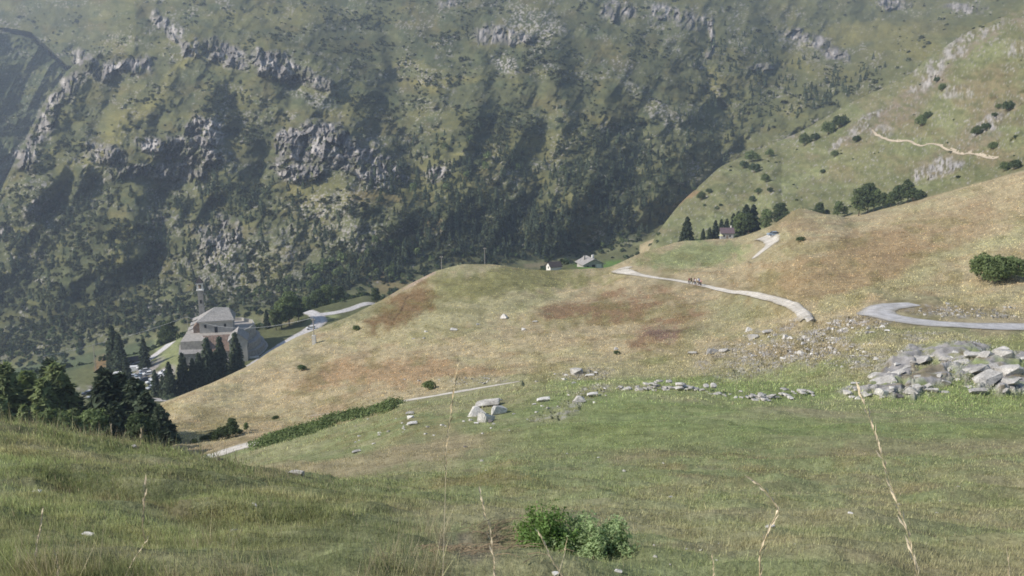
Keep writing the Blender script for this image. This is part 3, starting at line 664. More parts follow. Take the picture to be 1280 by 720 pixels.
def spruce(name, h, rw, seed, mat, dens=1., open_=0.):
    rs = np.random.RandomState(seed)
    t = thing(name, 'x', 'tree')
    V, Fq = tube([(0, 0, -.8), (0, 0, h * .3), (rs.uniform(-.1, .1), 0, h * .97)], [h * .018, h * .014, h * .002])
    mk('trunk', V, Fq, M_BARK, t)
    CC = []; NN = []
    z = h * .10; 
    while z < h * .985:
        f = 1 - z / h
        rr = rw * (f ** .8) * rs.uniform(.82, 1.12) + .06 * rw * (f > .03)
        nb = int(5 + 7 * f)
        a0 = rs.uniform(0, 6.28)
        for b in range(nb):
            if rs.rand() < open_: continue
            a = a0 + 6.283 * b / nb + rs.normal() * .15; L_ = rr * rs.uniform(.75, 1.15)
            m = max(3, int(11 * dens * L_ / rw + 2) * 2)
            s = rs.uniform(.08, 1, m)
            sp = rs.normal(size=m) * .16 * L_ * (1.15 - s)
            x = np.cos(a) * s * L_ - np.sin(a) * sp; y = np.sin(a) * s * L_ + np.cos(a) * sp
            zz = z + L_ * (.10 * s - .38 * s * s) + rs.normal(size=m) * .03 * rw
            CC.append(np.stack([x, y, zz], 1)); NN.append(np.stack([np.cos(a) * .5 + 0 * s, np.sin(a) * .5 + 0 * s, .9 + 0 * s], 1))
        z += h * (.028 + .022 * f)
    V, Fq = leaf_tris(np.concatenate(CC), np.concatenate(NN), rw * .19, seed, .45, 2.2, .3)
    mk('crown', V, Fq, mat, t)
    return t
def broad(name, h, rw, seed, mat, n=4200, leaf=.2, trunk=.3):
    rs = np.random.RandomState(seed)
    t = thing(name, 'x', 'tree')
    parts = [tube([(0, 0, -.8), (.05 * h * rs.normal(), 0, h * trunk), (.04 * h * rs.normal(), .03 * h, h * .8)], [h * .022, h * .016, h * .004])]
    CC = []; NN = []
    K = 16
    for k in range(K):
        a = 2.4 * k + rs.uniform(-.3, .3); f = (k + .5) / K
        zc = h * (trunk * .75 + (.93 - trunk * .75) * f); rc = rw * (1.02 - abs(f - .38) * 1.15) * rs.uniform(.5, .85)
        cx, cy = math.cos(a) * rc * .75, math.sin(a) * rc * .75
        parts.append(tube([(0, 0, h * trunk * .7 + .3 * h * f), (cx * .6, cy * .6, zc - .05 * h), (cx, cy, zc)], [h * .009, h * .005, h * .002], 5))
        p, d = ell_points(n // K, rw * rs.uniform(.34, .5), rw * rs.uniform(.34, .5), h * rs.uniform(.09, .14), seed * 31 + k)
        CC.append(p + (cx, cy, zc)); NN.append(d + (0, 0, .4))
    V, Fq = join(parts); mk('trunk', V, Fq, M_BARK, t)
    V, Fq = leaf_tris(np.concatenate(CC), np.concatenate(NN), leaf, seed, .7)
    mk('crown', V, Fq, mat, t)
    return t
def bush(name, w_, h, seed, mat, n=2500, leaf=.15, stems=6):
    rs = np.random.RandomState(seed)
    t = thing(name, 'x', 'bush')
    parts = []; CC = []; NN = []
    for k in range(9):
        a = 2.4 * k; rc = w_ * .5 * math.sqrt((k + .4) / 9) * .72
        hh = h * rs.uniform(.42, .62) * (1 - .35 * rc / w_)
        cx, cy = math.cos(a) * rc, math.sin(a) * rc
        if k < stems: parts.append(tube([(cx * .2, cy * .2, -.15 * h), (cx * .7, cy * .7, hh * .6), (cx, cy, hh * 1.4)], [h * .02, h * .012, h * .004], 5))
        p, d = ell_points(n // 9, w_ * rs.uniform(.17, .26), w_ * rs.uniform(.17, .26), h * rs.uniform(.3, .42), seed * 17 + k, .5, .6)
        CC.append(p + (cx, cy, hh)); NN.append(d + (0, 0, .4))
    V, Fq = join(parts); mk('stem', V, Fq, M_STEM, t)
    V, Fq = leaf_tris(np.concatenate(CC), np.concatenate(NN), leaf, seed, .8)
    mk('foliage', V, Fq, mat, t)
    return t
first_used = set()
def put(proto, loc, s=1., rz=None, label=None, cat=None, group=None, sz=None, sink=0.):
    """the first use moves the prototype itself, later ones copy it"""
    rz = random.uniform(0, 6.28) if rz is None else rz
    s3 = (s, s, s * (sz or 1))
    loc = (loc[0], loc[1], loc[2] - sink)
    if proto.name not in first_used:
        first_used.add(proto.name); proto.location = loc; proto.rotation_euler = (0, 0, rz); proto.scale = s3
        if 'group' in proto: del proto['group']
        return tag(proto, label, cat, group)
    o = dup(proto, loc, rz, s3, None, None)
    if 'group' in o: del o['group']
    return tag(o, label, cat, group)

SP = [spruce('spruce_tree', 12, 2.9, s, M_SPR, 1.0) for s in (1, 2, 3)]
SPD = spruce('spruce_tree', 10, 3.2, 8, M_SPR, 1.9)
SPE = spruce('spruce_tree', 10, 3.6, 9, M_SPR, 2.1)
LA = [spruce('larch_tree', 10, 2.6, 21, M_LARCH, 1.8, .1), spruce('larch_tree', 10, 3.0, 22, M_LARCH, 1.8, .1)]
BR = [broad('broadleaf_tree', 9, 3.4, s, M_LEAF, 3600, .34) for s in (4, 5)]
BRD = [broad('broadleaf_tree', 9, 3.4, s, M_LEAFD, 3600, .34) for s in (6, 7)]
BU = [bush('bush', 4, 2.4, s, M_LEAFD, 2200, .2) for s in (11, 12)]
BUL = bush('bush', 4, 2.6, 13, M_LEAF, 3200, .17)

def H(px, py, kmin=0.): return hit(px, py, kmin)
def hpx(pxh, P):            # height in metres of pxh image rows at P
    return pxh * (P.y * CS - P.z * SN) / F * 1.03

# row of spruces in front of the church
g = 'row of dark spruces along the road in front of the church'
row = [(214, 271, 46, 'leftmost and broadest spruce of the row below the church'), (231, 274, 52, 'second spruce from the left in the row below the church'), (243, 276, 40, 'small third spruce from the left in the row below the church'),
       (251, 278, 44, 'fourth spruce from the left, in front of the rust red church roof'), (262, 280, 60, 'tall fifth spruce in front of the rust red church roof'), (272, 283, 40, 'short sixth spruce from the left in the row below the church'), (278, 284, 56, 'spruce just left of the rightmost one in the church row'),
       (297, 289, 56, 'rightmost spruce of the row, standing clear before the small stone chapel')]
for i, (px, Y, hp, lb) in enumerate(row):
    P = at(px, Y); h = hpx(hp, P)
    put(SP[i % 3], P, h / 12, None, lb, 'tree', g, sz=1.0)
# trees round the car park
for (px, Y, hp, k, lb) in [(145, 330, 58, 1, 'big dark conifer above the car park beside the brown bank'), (152, 325, 50, 2, 'dark conifer standing close behind the big one above the car park'), (182, 322, 38, 0, 'dark pointed conifer right of the grey van roof by the side road'),
                       (160, 300, 38, 2, 'small conifer standing among the white parked cars'), (130, 296, 36, 1, 'small conifer left of the white parked vans'), (196, 275, 34, 0, 'low dark spruce at the left end of the church road'), (205, 272, 30, 1, 'small spruce between the parked cars and the church road')]:
    P = at(px, Y); put(SP[k], P, hpx(hp, P) / 12, None, lb, 'tree')
P = at(219, 262); put(BUL, P, .9, 1, 'round pale green bush at the roadside below the spruce row', 'bush')
# trees beside and behind the church
for (px, Y, hp, pr, lb) in [(213, 372, 34, BRD[0], 'leafy dark tree left of the church porch wall'), (206, 378, 28, BRD[1], 'lower dark tree beside the path left of the church'), (334, 356, 18, SP[0], 'thin dark cypress-like tree right behind the church terrace'),
                       (352, 352, 34, BR[0], 'broad green tree right of the church terrace'), (362, 356, 42, BR[1], 'taller green tree near the road bend right of the church'), (345, 350, 26, BR[1], 'small round tree between the terrace and the road'), (372, 362, 30, BRD[1], 'dark tree at the edge of the road widening'),
                       (385, 398, 26, BR[0], 'green tree behind the small lawn by the road'), (398, 402, 30, BRD[0], 'dark tree behind the lawn, left one of the pair'), (409, 405, 32, BR[1], 'green tree behind the lawn, right one of the pair'), (424, 412, 28, BRD[1], 'tree above the pale road leaving the church'),
                       (440, 425, 24, BR[0], 'low tree above the far end of the pale road'), (462, 440, 22, BRD[0], 'small dark tree past the end of the pale road'), (470, 395, 20, BRD[1], 'low dark tree on the brown bank beside the pale road')]:
    P = at(px, Y); put(pr, P, hpx(hp, P) / 9, None, lb, 'tree')

# dark tree clump behind the near crest
for (px, Y, ptop, pr, hh, lb) in [(-8, 104, 480, SPE, 10, 'dark spruce cut by the left edge of the picture'), (22, 100, 462, LA[0], 10, 'pale green larch near the left edge above the grass crest'), (48, 104, 470, LA[1], 10, 'second pale green larch from the left edge'),
                       (66, 98, 478, LA[0], 10, 'pale larch in front of the dark conifer tip'), (82, 103, 462, LA[1], 10, 'tallest pale green larch in the middle of the clump'), (76, 110, 458, SPD, 10, 'dark spruce with only its tip showing behind the larches'),
                       (100, 96, 512, LA[1], 10, 'low larch at the right end of the pale group'), (10, 92, 500, LA[1], 10, 'green larch low at the left edge of the picture'), (40, 90, 508, LA[0], 10, 'low green larch before the larches on the left'), (112, 100, 517, SPE, 10, 'dark low spruce left of the big dark clump'),
                       (128, 104, 501, SPD, 10, 'dark spruce at the left side of the big dark clump'), (143, 99, 470, SPE, 10, 'broad dark spruce in the middle of the dark clump'), (160, 103, 472, SPD, 10, 'tall dark spruce in the dark clump, right of its middle'), (176, 99, 478, SPE, 10, 'dark spruce in the right half of the dark clump'),
                       (188, 97, 492, SPD, 10, 'lower dark spruce near the right end of the dark clump'), (204, 95, 508, SPE, 10, 'dark bushy spruce at the right end of the clump'), (150, 90, 505, SPE, 10, 'dark shaggy spruce low in front of the dark spruces'), (120, 88, 516, BR[1], 9, 'green sapling thicket before the dark spruces'),
                       (180, 88, 520, BRD[1], 9, 'lowest dark tree just behind the grass crest'), (75, 86, 515, BR[0], 9, 'rounded green tree low behind the grass crest')]:
    P = at(px, Y); _, yb = project(*P); h = hpx(max(yb - ptop, 10), P)
    put(pr, P, h / hh * 1.3, None, lb, 'tree', sink=.3, sz=.85)
# shrubs beside the lower track
for (px, Y, ptop, pr, lb) in [(243, 95, 548, BU[0], 'low dark shrub left of the track below the tan slope'), (256, 97, 543, BU[1], 'dark shrub beside the lower track, second from left'), (270, 97, 536, BU[0], 'dark green shrub in the roadside thicket, third from left'),
                          (285, 98, 530, BU[1], 'tall bushy shrub in the middle of the roadside thicket'), (291, 99, 522, BRD[0], 'thin small tree rising from the roadside thicket'), (300, 100, 540, BU[0], 'shrub right of the small tree in the roadside thicket'), (308, 101, 528, BR[0], 'sparse young tree at the right end of the thicket'), (344, 112, 531, BU[1], 'brownish round shrub on the tan slope above the track')]:
    P = at(px, Y); _, yb = project(*P); h = hpx(max(yb - ptop, 6), P); b = pr in BU
    put(pr, P, h / (2.6 if b else 9), None, lb, 'bush' if b else 'tree')
# single bushes
for (px, py, wpx, pr, lb) in [(378, 463, 14, BU[0], 'small green bush alone on the tan slope right of the spruces'), (536, 487, 20, BUL, 'green bush above the footpath in the orange grass'), (446, 413, 11, BUL, 'small green bush on the brown bank'), (1000, 302, 12, BU[0], 'small dark bush on the tan hill right of the track'),
                          (771, 443, 9, BU[1], 'tiny dark bush beside a white stone'), (868, 238, 8, BU[1], 'small bush on the green slope above the stone house')]:
    P = H(px, py, 4); put(pr, P, wpx * P.y / F / 4, None, lb, 'bush')
P = H(1243, 350, 6.5); big = bush('bush', 8.2, 4.6, 41, M_LEAF, 9000, .24)
big.location = (P.x, P.y, P.z - .3); tag(big, 'big round green bush standing alone on the tan slope', 'bush')

# hedge of dark plants along the bank
cc = []
for i in range(60):
    t = i / 59.; px = 330 + (497 - 330) * t + random.uniform(-3, 3); py = 556 - (556 - 507) * t - 8 * math.sin(t * 3.14) * .3 + random.uniform(-3, 4)
    cc.append(H(px, py, 4))
CCp = []; NNp = []
for i, P in enumerate(cc):
    p, d = ell_points(260, random.uniform(1.2, 2.4), random.uniform(.9, 1.7), random.uniform(.3, .8), 900 + i, .4, .1); CCp.append(p + tuple(P)); NNp.append(d + (0, 0, .5))
V, Fq = leaf_tris(np.concatenate(CCp), np.concatenate(NNp), .19, 3, .6)
tag(mk('low_hedge', V, Fq, M_LEAF), 'long low bank of dark green plants beside the lower track', 'hedge')

# stone house group trees
g = 'conifers round the stone house'
for (px, Y, hp, pr, lb) in [(858, 405, 32, SPD, 'lone dark spruce on the meadow left of the stone house'), (878, 432, 24, SP[0], 'dark spruce second left of the stone house'), (886, 440, 26, SP[1], 'dark spruce third from the left behind the meadow'), (893, 442, 33, SP[2], 'spruce behind the left side of the stone house'), (900, 446, 33, SP[0], 'spruce directly behind the stone house'),
                       (907, 446, 32, SP[1], 'pointed spruce rising over the stone house roof'), (915, 445, 36, SP[2], 'tallest spruce behind the stone house'), (921, 440, 36, SP[0], 'slim spruce just right of the stone house roof'), (924, 426, 30, BR[0], 'leafy tree right of the stone house wall'), (931, 428, 38, SPE, 'broad dark spruce right of the stone house'), (940, 430, 36, SPD, 'rightmost dark spruce beside the track to the house'), (935, 422, 26, BRD[0], 'rounded low tree under the spruces by the track'),
                       (868, 436, 18, BU[0], 'low shrub between the lone spruce and the others'), (834, 430, 12, BU[1], 'low dark shrub at the far rim of the meadow left of the lone spruce'), (842, 432, 11, BU[0], 'second low shrub at the far rim of the meadow'), (826, 425, 9, BU[1], 'third small shrub at the far rim of the meadow')]:
    P = at(px, Y); base = 12 if pr in SP else (10 if pr in (SPD, SPE) else (2.4 if pr in BU else 9))
    put(pr, P, hpx(hp, P) / base, None, lb, 'bush' if pr in BU else 'tree', g)
# belt behind the tan hill crest
for (px, Y, ptop, pr, lb) in [(957, 468, 262, BR[0], 'small round tree left in the belt behind the hillock'), (974, 462, 254, BRD[0], 'dark tree behind the left side of the hillock'), (982, 460, 264, BR[1], 'low tree just left of the hillock top'), (1001, 455, 258, BU[0], 'low bush behind the hillock top'),
                         (1023, 440, 254, BRD[1], 'dark rounded tree behind the right side of the hillock'), (1033, 442, 262, BRD[0], 'low dark tree beside the rounded one'), (1047, 436, 252, BR[0], 'green tree between the hillock and the wood'), (1056, 436, 258, BR[1], 'small green tree left of the dense wood'),
                         (1073, 420, 236, BR[1], 'tall leafy tree at the left end of the dense hill wood'), (1084, 418, 230, BRD[0], 'tallest tree of the dense hill wood'), (1092, 416, 236, BR[0], 'tree in the middle of the dense hill wood'), (1104, 412, 242, BRD[1], 'broad low tree in the hill wood, right of the middle'),
                         (1113, 408, 240, BR[1], 'green tree in the right part of the hill wood'), (1122, 402, 232, BRD[0], 'dark tree second from the right in the hill wood'), (1133, 398, 226, BRD[1], 'last dark tree at the right end of the hill wood'), (1143, 395, 234, BU[0], 'bush at the right foot of the hill wood')]:
    P = at(px, Y); _, yb = project(*P); h = hpx(max(yb - ptop, 5), P)
    put(pr, P, h / (2.6 if pr in BU else 9), None, lb, 'bush' if pr in BU else 'tree')
# bushes on the right slope
for (px, py, wpx, k, lb) in [(1256, 214, 14, 0, 'dark bush left in the pair under the upper path end'), (1268, 212, 18, 1, 'dark bush right in the pair under the upper path end'), (1241, 187, 14, 0, 'bush just below the end of the upper path'), (1260, 139, 16, 1, 'round bush above the pale scree on the upper right'), (1248, 136, 9, 0, 'small bush beside the round one above the scree'),
                         (1220, 170, 14, 0, 'bush at the foot of the pale rocky patch'), (1232, 163, 12, 1, 'bush in the middle of the pale rocky patch'), (1243, 146, 8, 1, 'tiny bush right of the rocky patch'), (1152, 158, 18, 0, 'bush above the upper path, left one'), (1160, 148, 12, 1, 'bush above the upper path, right one'),
                         (1177, 114, 10, 0, 'small bush high on the brown slope'), (1171, 103, 9, 1, 'small bush below the rocky crest'), (1006, 182, 16, 0, 'dark bush on the ridge line, left end'), (1018, 176, 14, 1, 'dark bush on the ridge line, second'), (1036, 168, 20, 0, 'wide dark bush on the ridge line'), (1050, 160, 22, 1, 'largest dark bush on the ridge line'),
                         (1070, 178, 12, 1, 'bush under the left end of the upper path'), (1043, 196, 11, 0, 'lone bush on the green slope under the ridge line'), (1028, 217, 8, 1, 'tiny bush midway on the green slope'), (940, 202, 20, 0, 'dark bush at the lower rim of the slope near the gully'), (930, 210, 14, 1, 'bush beside the dark one near the gully'), (962, 196, 12, 0, 'bush on the rim between gully and slope'),
                         (943, 216, 16, 1, 'flat bush on the green slope left part'), (957, 228, 12, 0, 'bush on the green slope above the spruces'), (962, 240, 9, 1, 'tiny bush just above the spruces'), (948, 243, 12, 0, 'low bush above the stone house trees'), (940, 252, 10, 1, 'low bush right over the tallest spruce'), (876, 250, 12, 0, 'bush below the tan bare patch'), (886, 242, 9, 1, 'tiny bush right of the tan bare patch')]:
    P = H(px, py, 9.9); put(BU[k] if k else BUL, P, wpx * P.y / F / 4.2, None, lb, 'bush', sz=random.uniform(1.1, 1.6))

# ------------------------------------------------------------ scrub on the mountain: many small crowns, one mass
def scatter(n, weight, jmin, jmax, seed, imin=0, imax=None):
    rs = np.random.RandomState(seed); out = []
    Wt = weight[jmin:jmax, 30:-30].ravel().astype(np.float64); cs = np.cumsum(Wt); r = rs.rand(n) * cs[-1]
    q = np.searchsorted(cs, r); nc = NC - 60
    j = q // nc + jmin; i = q % nc + 30
    j = np.clip(j, 0, NR - 2); i = np.clip(i, 0, NC - 2)
    a = rs.rand(n)[:, None]; b = rs.rand(n)[:, None]
    def pk(j_, i_): return np.stack([Xw[j_, i_], Yw[j_, i_], Zw[j_, i_]], -1)
    P = (pk(j, i) * (1 - a) + pk(j, i + 1) * a) * (1 - b) + (pk(j + 1, i) * (1 - a) + pk(j + 1, i + 1) * a) * b
    return P, j, i
def jr(k): return min(int(np.searchsorted(KK, k)), NR - 2)
protoS = []
for s in range(8):
    p, d = ell_points(34, 1, 1, .8, 500 + s, .75, .2)
    v, f = leaf_tris(p, d, .62, 600 + s, .5)
    protoS.append(v)
def merged(name, P, scl, protos, mat, seed, sz=None, colr=None):
    rs = np.random.RandomState(seed); n = len(P); VV = []; CCl = []
    for s, pv in enumerate(protos):
        m = np.nonzero(np.arange(n) % len(protos) == s)[0]
        a = rs.uniform(0, 6.28, len(m)); ca, sa = np.cos(a)[:, None], np.sin(a)[:, None]
        x = pv[None, :, 0] * ca - pv[None, :, 1] * sa; y = pv[None, :, 0] * sa + pv[None, :, 1] * ca
        sc = scl[m][:, None]; zsc = sc * ((sz[m][:, None]) if sz is not None else 1)
        V = np.stack([P[m, 0:1] + x * sc, P[m, 1:2] + y * sc, P[m, 2:3] + pv[None, :, 2] * zsc], -1)
        VV.append(V.reshape(-1, 3))
        if colr is not None: CCl.append(np.repeat(colr[m], len(pv), 0))
    V = np.concatenate(VV)
    return mk(name, V, np.arange(len(V)).reshape(-1, 3), mat, col=np.concatenate(CCl) if colr is not None else None)
M_SCR = foliage('mountain scrub leaves', (1, 1, 1), .25, .4, vc=True)
Wm = RF * (.022 * MT + 1.3 * np.clip(wood, 0, 1) * sstep(-.2, .4, fbm(PX / 10, PY / 7, 300, 3)) + .5 * MT * sstep(.15, .6, fbm(PX / 24, PY / 14, 301, 4))) * (1 - .8 * np.clip(rock_m + scree_m * .5, 0, 1)) * sstep(12.0, 12.1, KG)
vis = np.abs(np.diff(IY, axis=0, prepend=IY[:1])) ; Wm = Wm * np.clip(vis, 0, 2)
P, j, i = scatter(14000, Wm, jr(12), NR - 20, 5)
rs = np.random.RandomState(8); sc = np.clip(np.exp(rs.normal(size=len(P)) * .45) * 1.05, .4, 3.6)
cl = np.array((.072, .086, .050)) * rs.uniform(.6, 1.7, (len(P), 1)) * np.array((1, 1, 1)) + rs.uniform(0, .02, (len(P), 1)) * np.array((1.2, 1, .2))
P[:, 2] += sc * .35
tag(merged('alder_scrub', P, sc, protoS, M_SCR, 9, colr=cl.astype(np.float32)), 'dark alder scrub dotted and massed over the mountainside', kind='stuff')
# scrub on valley shoulder slopes that face away
Wv = (sstep(9.2, 9.6, KG) * sstep(110, 60, PX) + sstep(9.9, 10.3, KG))  * (KG < 12.2) * (PX < 800) + .25 * RSL * sstep(9.95, 10.1, KG) * sstep(.1, .6, fbm(PX / 18, PY / 10, 302, 3))
P, j, i = scatter(4200, Wv, jr(10), jr(12.2), 15)
sc = rs.uniform(.8, 2.4, len(P)) * np.where(P[:, 0] > 150, .45, 1)
cl = np.array((.05, .07, .033)) * rs.uniform(.6, 1.6, (len(P), 1)); P[:, 2] += sc * .3
tag(merged('valley_scrub', P, sc, protoS, M_SCR, 19, colr=cl.astype(np.float32)), 'green scrub along the valley bottom and the right slope', kind='stuff')
# distant conifers: one small cone-shaped mesh shared
def far_tree_proto(seed, r, h):
    rs = np.random.RandomState(seed); n = 90
    z = rs.rand(n) ** 1.3; a = rs.uniform(0, 6.28, n); rr = (1 - z) * r + .06
    p = np.stack([np.cos(a) * rr, np.sin(a) * rr, z * h], 1); d = np.stack([np.cos(a), np.sin(a), .6 + 0 * a], 1)
    return leaf_tris(p, d, r * .62, seed, .4, 1.6, .5)[0]
protoC = [far_tree_proto(s, 1.5, 6.5) for s in (1, 2, 3, 4)]
Wc = np.clip(mx(blob(640, 290, 90, 34), .5 * blob(770, 240, 80, 60), .35 * blob(600, 230, 120, 60), .3 * blob(880, 180, 50, 60), .2 * blob(150, 330, 160, 90), .2 * blob(420, 330, 90, 60), .6 * blob(480, 320, 50, 24), .4 * blob(300, 250, 80, 30), .7 * blob(1050, 105, 50, 16, -20), .3 * blob(930, 110, 80, 60)), 0, 1) * sstep(12.0, 12.05, KG) * np.clip(vis, 0, 2)
P, j, i = scatter(2100, Wc, jr(12), jr(15), 25)
sc = rs.uniform(.4, 1.3, len(P)); cl = np.array((.060, .076, .048)) * rs.uniform(.7, 1.7, (len(P), 1))
tag(merged('far_forest', P, sc, protoC, M_SCR, 29, colr=cl.astype(np.float32)), 'far conifer wood filling the gully foot across the valley', kind='stuff')
# valley-floor trees that show one by one beyond the spur
fv = far_tree_proto(11, 1.9, 8.5); f1 = mk('far_conifer', fv, np.arange(len(fv)).reshape(-1, 3), M_SPR)
fb = ell_points(150, 2.6, 2.6, 3.0, 77, .7, .3); fbv = leaf_tris(fb[0] + (0, 0, 3.2), fb[1], .8, 78, .5)[0]; f2 = mk('far_broadleaf_tree', fbv, np.arange(len(fbv)).reshape(-1, 3), M_LEAF)
k1 = k2 = 0
def far_put(src, P, s, lab, grp, cnt):
    o = src if cnt == 0 else src.copy()
    if cnt: COL.objects.link(o)
    o.location = P; o.scale = (s, s, s * random.uniform(.85, 1.25)); o.rotation_euler = (0, 0, random.uniform(0, 6.28)); tag(o, lab, 'tree', grp)
rr = random.Random(5)
for n_ in range(44):
    px = rr.uniform(485, 835); Y = rr.uniform(600, 700); P = at(px, Y + 40)
    if rr.random() < .6: far_put(f1, P, rr.uniform(.7, 1.35), 'far dark conifer standing in the valley just beyond the round spur', 'far conifers beyond the spur', k1); k1 += 1
    else: far_put(f2, P, rr.uniform(.6, 1.25), 'far rounded green tree in the valley just beyond the round spur', 'far rounded trees beyond the spur', k2); k2 += 1
for n_ in range(34):
    px = rr.uniform(320, 500); py = 385 - (px - 320) * .42 + rr.uniform(-16, 8)
    P = H(px, py, 12); far_put(f2, P, rr.uniform(.6, 1.2), 'rounded green tree in the wooded strip behind the church road', 'trees of the strip behind the church road', 1)
for n_ in range(22):
    P = H(rr.uniform(470, 540), rr.uniform(318, 352), 10); far_put(f1 if n_ % 2 else f2, P, rr.uniform(.5, 1.1), 'scattered tree on the slope left above the round spur', 'trees left above the spur', 1)
# ------------------------------------------------------------ grass on the near slopes
def blades(P, G, hgt, wid, colr, seed, lean=.45):
    """P base points, one triangle blade each (two for tall ones)"""
    rs = np.random.RandomState(seed); n = len(P)
    a = rs.uniform(0, 6.28, n); l = rs.uniform(.1, lean, n) * hgt * 1.4
    dx, dy = np.cos(a) * l, np.sin(a) * l
    b = rs.uniform(0, 6.28, n); wx, wy = np.cos(b) * wid, np.sin(b) * wid
    V = np.stack([P - np.stack([wx, wy, 0 * wx + .02], 1), P + np.stack([wx, wy, 0 * wx - .02], 1), P + np.stack([dx, dy, hgt], 1)], 1)
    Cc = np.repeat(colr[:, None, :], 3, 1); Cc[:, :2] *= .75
    return V.reshape(-1, 3), Cc.reshape(-1, 3)
def grass(name, label, n, weight, k0, k1, seed, per, spread, h0, h1, wf, dry=.2, far=1.0):
    P, j, i = scatter(n, weight, jr(k0), jr(k1), seed)
    rs = np.random.RandomState(seed + 1)
    base = C[j, i]
    P = np.repeat(P, per, 0); base = np.repeat(base, per, 0); tall = np.repeat(rs.uniform(.5, 1.3, n) ** 1.5, per)
    m = len(P); Y = P[:, 1]
    sp = spread * np.clip(Y / 10, .6, 3)
    P = P + np.stack([rs.normal(size=m) * sp, rs.normal(size=m) * sp * .8, 0 * Y], 1)
    # keep on the slope
    P[:, 2] -= .02
    h = rs.uniform(h0, h1, m) * tall
    w_ = np.clip(Y * wf, .0025, .2) * rs.uniform(.6, 1.4, m)
    colr = base * rs.uniform(.8, 1.6, (m, 1)) * 1.75
    d = rs.rand(m) < dry
    colr[d] = np.array((.46, .40, .27)) * rs.uniform(.6, 1.3, (int(d.sum()), 1))
    V, Cc = blades(P, None, h, w_, colr.astype(np.float32), seed + 2)
    return tag(mk(name, V, np.arange(len(V)).reshape(-1, 3), M_GRASS, col=Cc), label, kind='stuff')
near_w = np.ones_like(PX) * (PX > -30) * (PX < 1310) * np.clip(vis, 0, 3)
patchy = .35 + sstep(-.3, .4, fbm(Xw / 1.5, Yw / 1.5, 401, 3))
nobare = 1 - .8 * np.clip(blob(590, 690, 46, 16) + .5 * oc, 0, 1)
knoll = sstep(560, 330, PX) * (KG < 3.2)
grass('meadow_grass', 'short grazed grass covering the near slope', 75000, near_w * nobare * patchy * sstep(5.1, 4.5, KG), .9, 5.0, 21, 7, .07, .02, .075, .00045, .10)
clump = sstep(-.1, .5, fbm(Xw / 1.1, Yw / .7, 403, 3))
grass('long_grass', 'longer ungrazed grass in clumps on the near knoll at the left', 13000, near_w * knoll * (.03 + clump) * sstep(3.08, 2.9, KG), .9, 3.1, 31, 8, .08, .03, .085, .0005, .07)
grass('field_grass', 'rough grass on the middle slopes and terraces', 64000, near_w * sstep(4.4, 5.2, KG) * (1 - np.clip(oc, 0, 1)) * (1 - .95 * rd), 4.2, 8.0, 41, 4, .12, .06, .20, .0006, .12)
crest_w = near_w * np.exp(-((KG - 2.92) / .10) ** 2) * (PX < 420)
grass('tall_dry_grass', 'tall straw-coloured grass along the knoll crest', 420, crest_w, 2.5, 3.1, 51, 5, .12, .12, .45, .00035, .6)
frt = .0001 + near_w * (KG < 1.6) * (fbm(Xw / .8, Yw / .8, 402, 3) > .25) * (PX < 560)
grass('tall_dry_grass', 'loose tufts of straw-coloured grass close to the camera', 420, frt, .9, 1.6, 61, 4, .05, .10, .36, .0003, .8)

# ------------------------------------------------------------ foreground bushes
def leafy_bush(name, px, py, w_, h, seed, mat, n, leaf, label):
    P = H(px, py, 0); rs = np.random.RandomState(seed)
    t = thing(name, label, 'bush', (P.x, P.y, P.z - .03))
    parts = []; CC = []; NN = []
    for k in range(46):
        a = rs.uniform(0, 6.28); q = math.sqrt(rs.rand()); ex, ey = math.cos(a) * q * w_ * .5, math.sin(a) * q * w_ * .5
        hh = h * rs.uniform(.45, 1.25) * (1 - .5 * q * q)
        p0 = np.array((ex * .3, ey * .3, -.05)); p1 = np.array((ex * .75, ey * .75, hh * .5)); p2 = np.array((ex, ey, hh))
        parts.append(tube([p0, p1, p2], [.009, .006, .002], 4))
        m = n // 46; s = rs.uniform(.12, 1.02, m)[:, None]
        c = np.where(s < .5, p0 + (p1 - p0) * s * 2, p1 + (p2 - p1) * (s - .5) * 2)
        off = rs.normal(size=(m, 3)) * .055 * (1.25 - .6 * s)
        CC.append(c + off); NN.append(off / .05 + (0, 0, .8))
    V, Fq = join(parts); mk('stem', V, Fq, M_STEM, t)
    V, Fq = leaf_tris(np.concatenate(CC), np.concatenate(NN), leaf, seed, .7, 2.2)
    mk('foliage', V, Fq, mat, t)
    return t
leafy_bush('bush', 684, 684, .70, .44, 71, M_BUSH, 6500, .022, 'bright green leafy bush in the foreground, left one of the two')
leafy_bush('bush', 738, 690, 1.0, .40, 72, M_BUSH2, 11000, .021, 'wider paler green bush in the foreground, right one of the two')

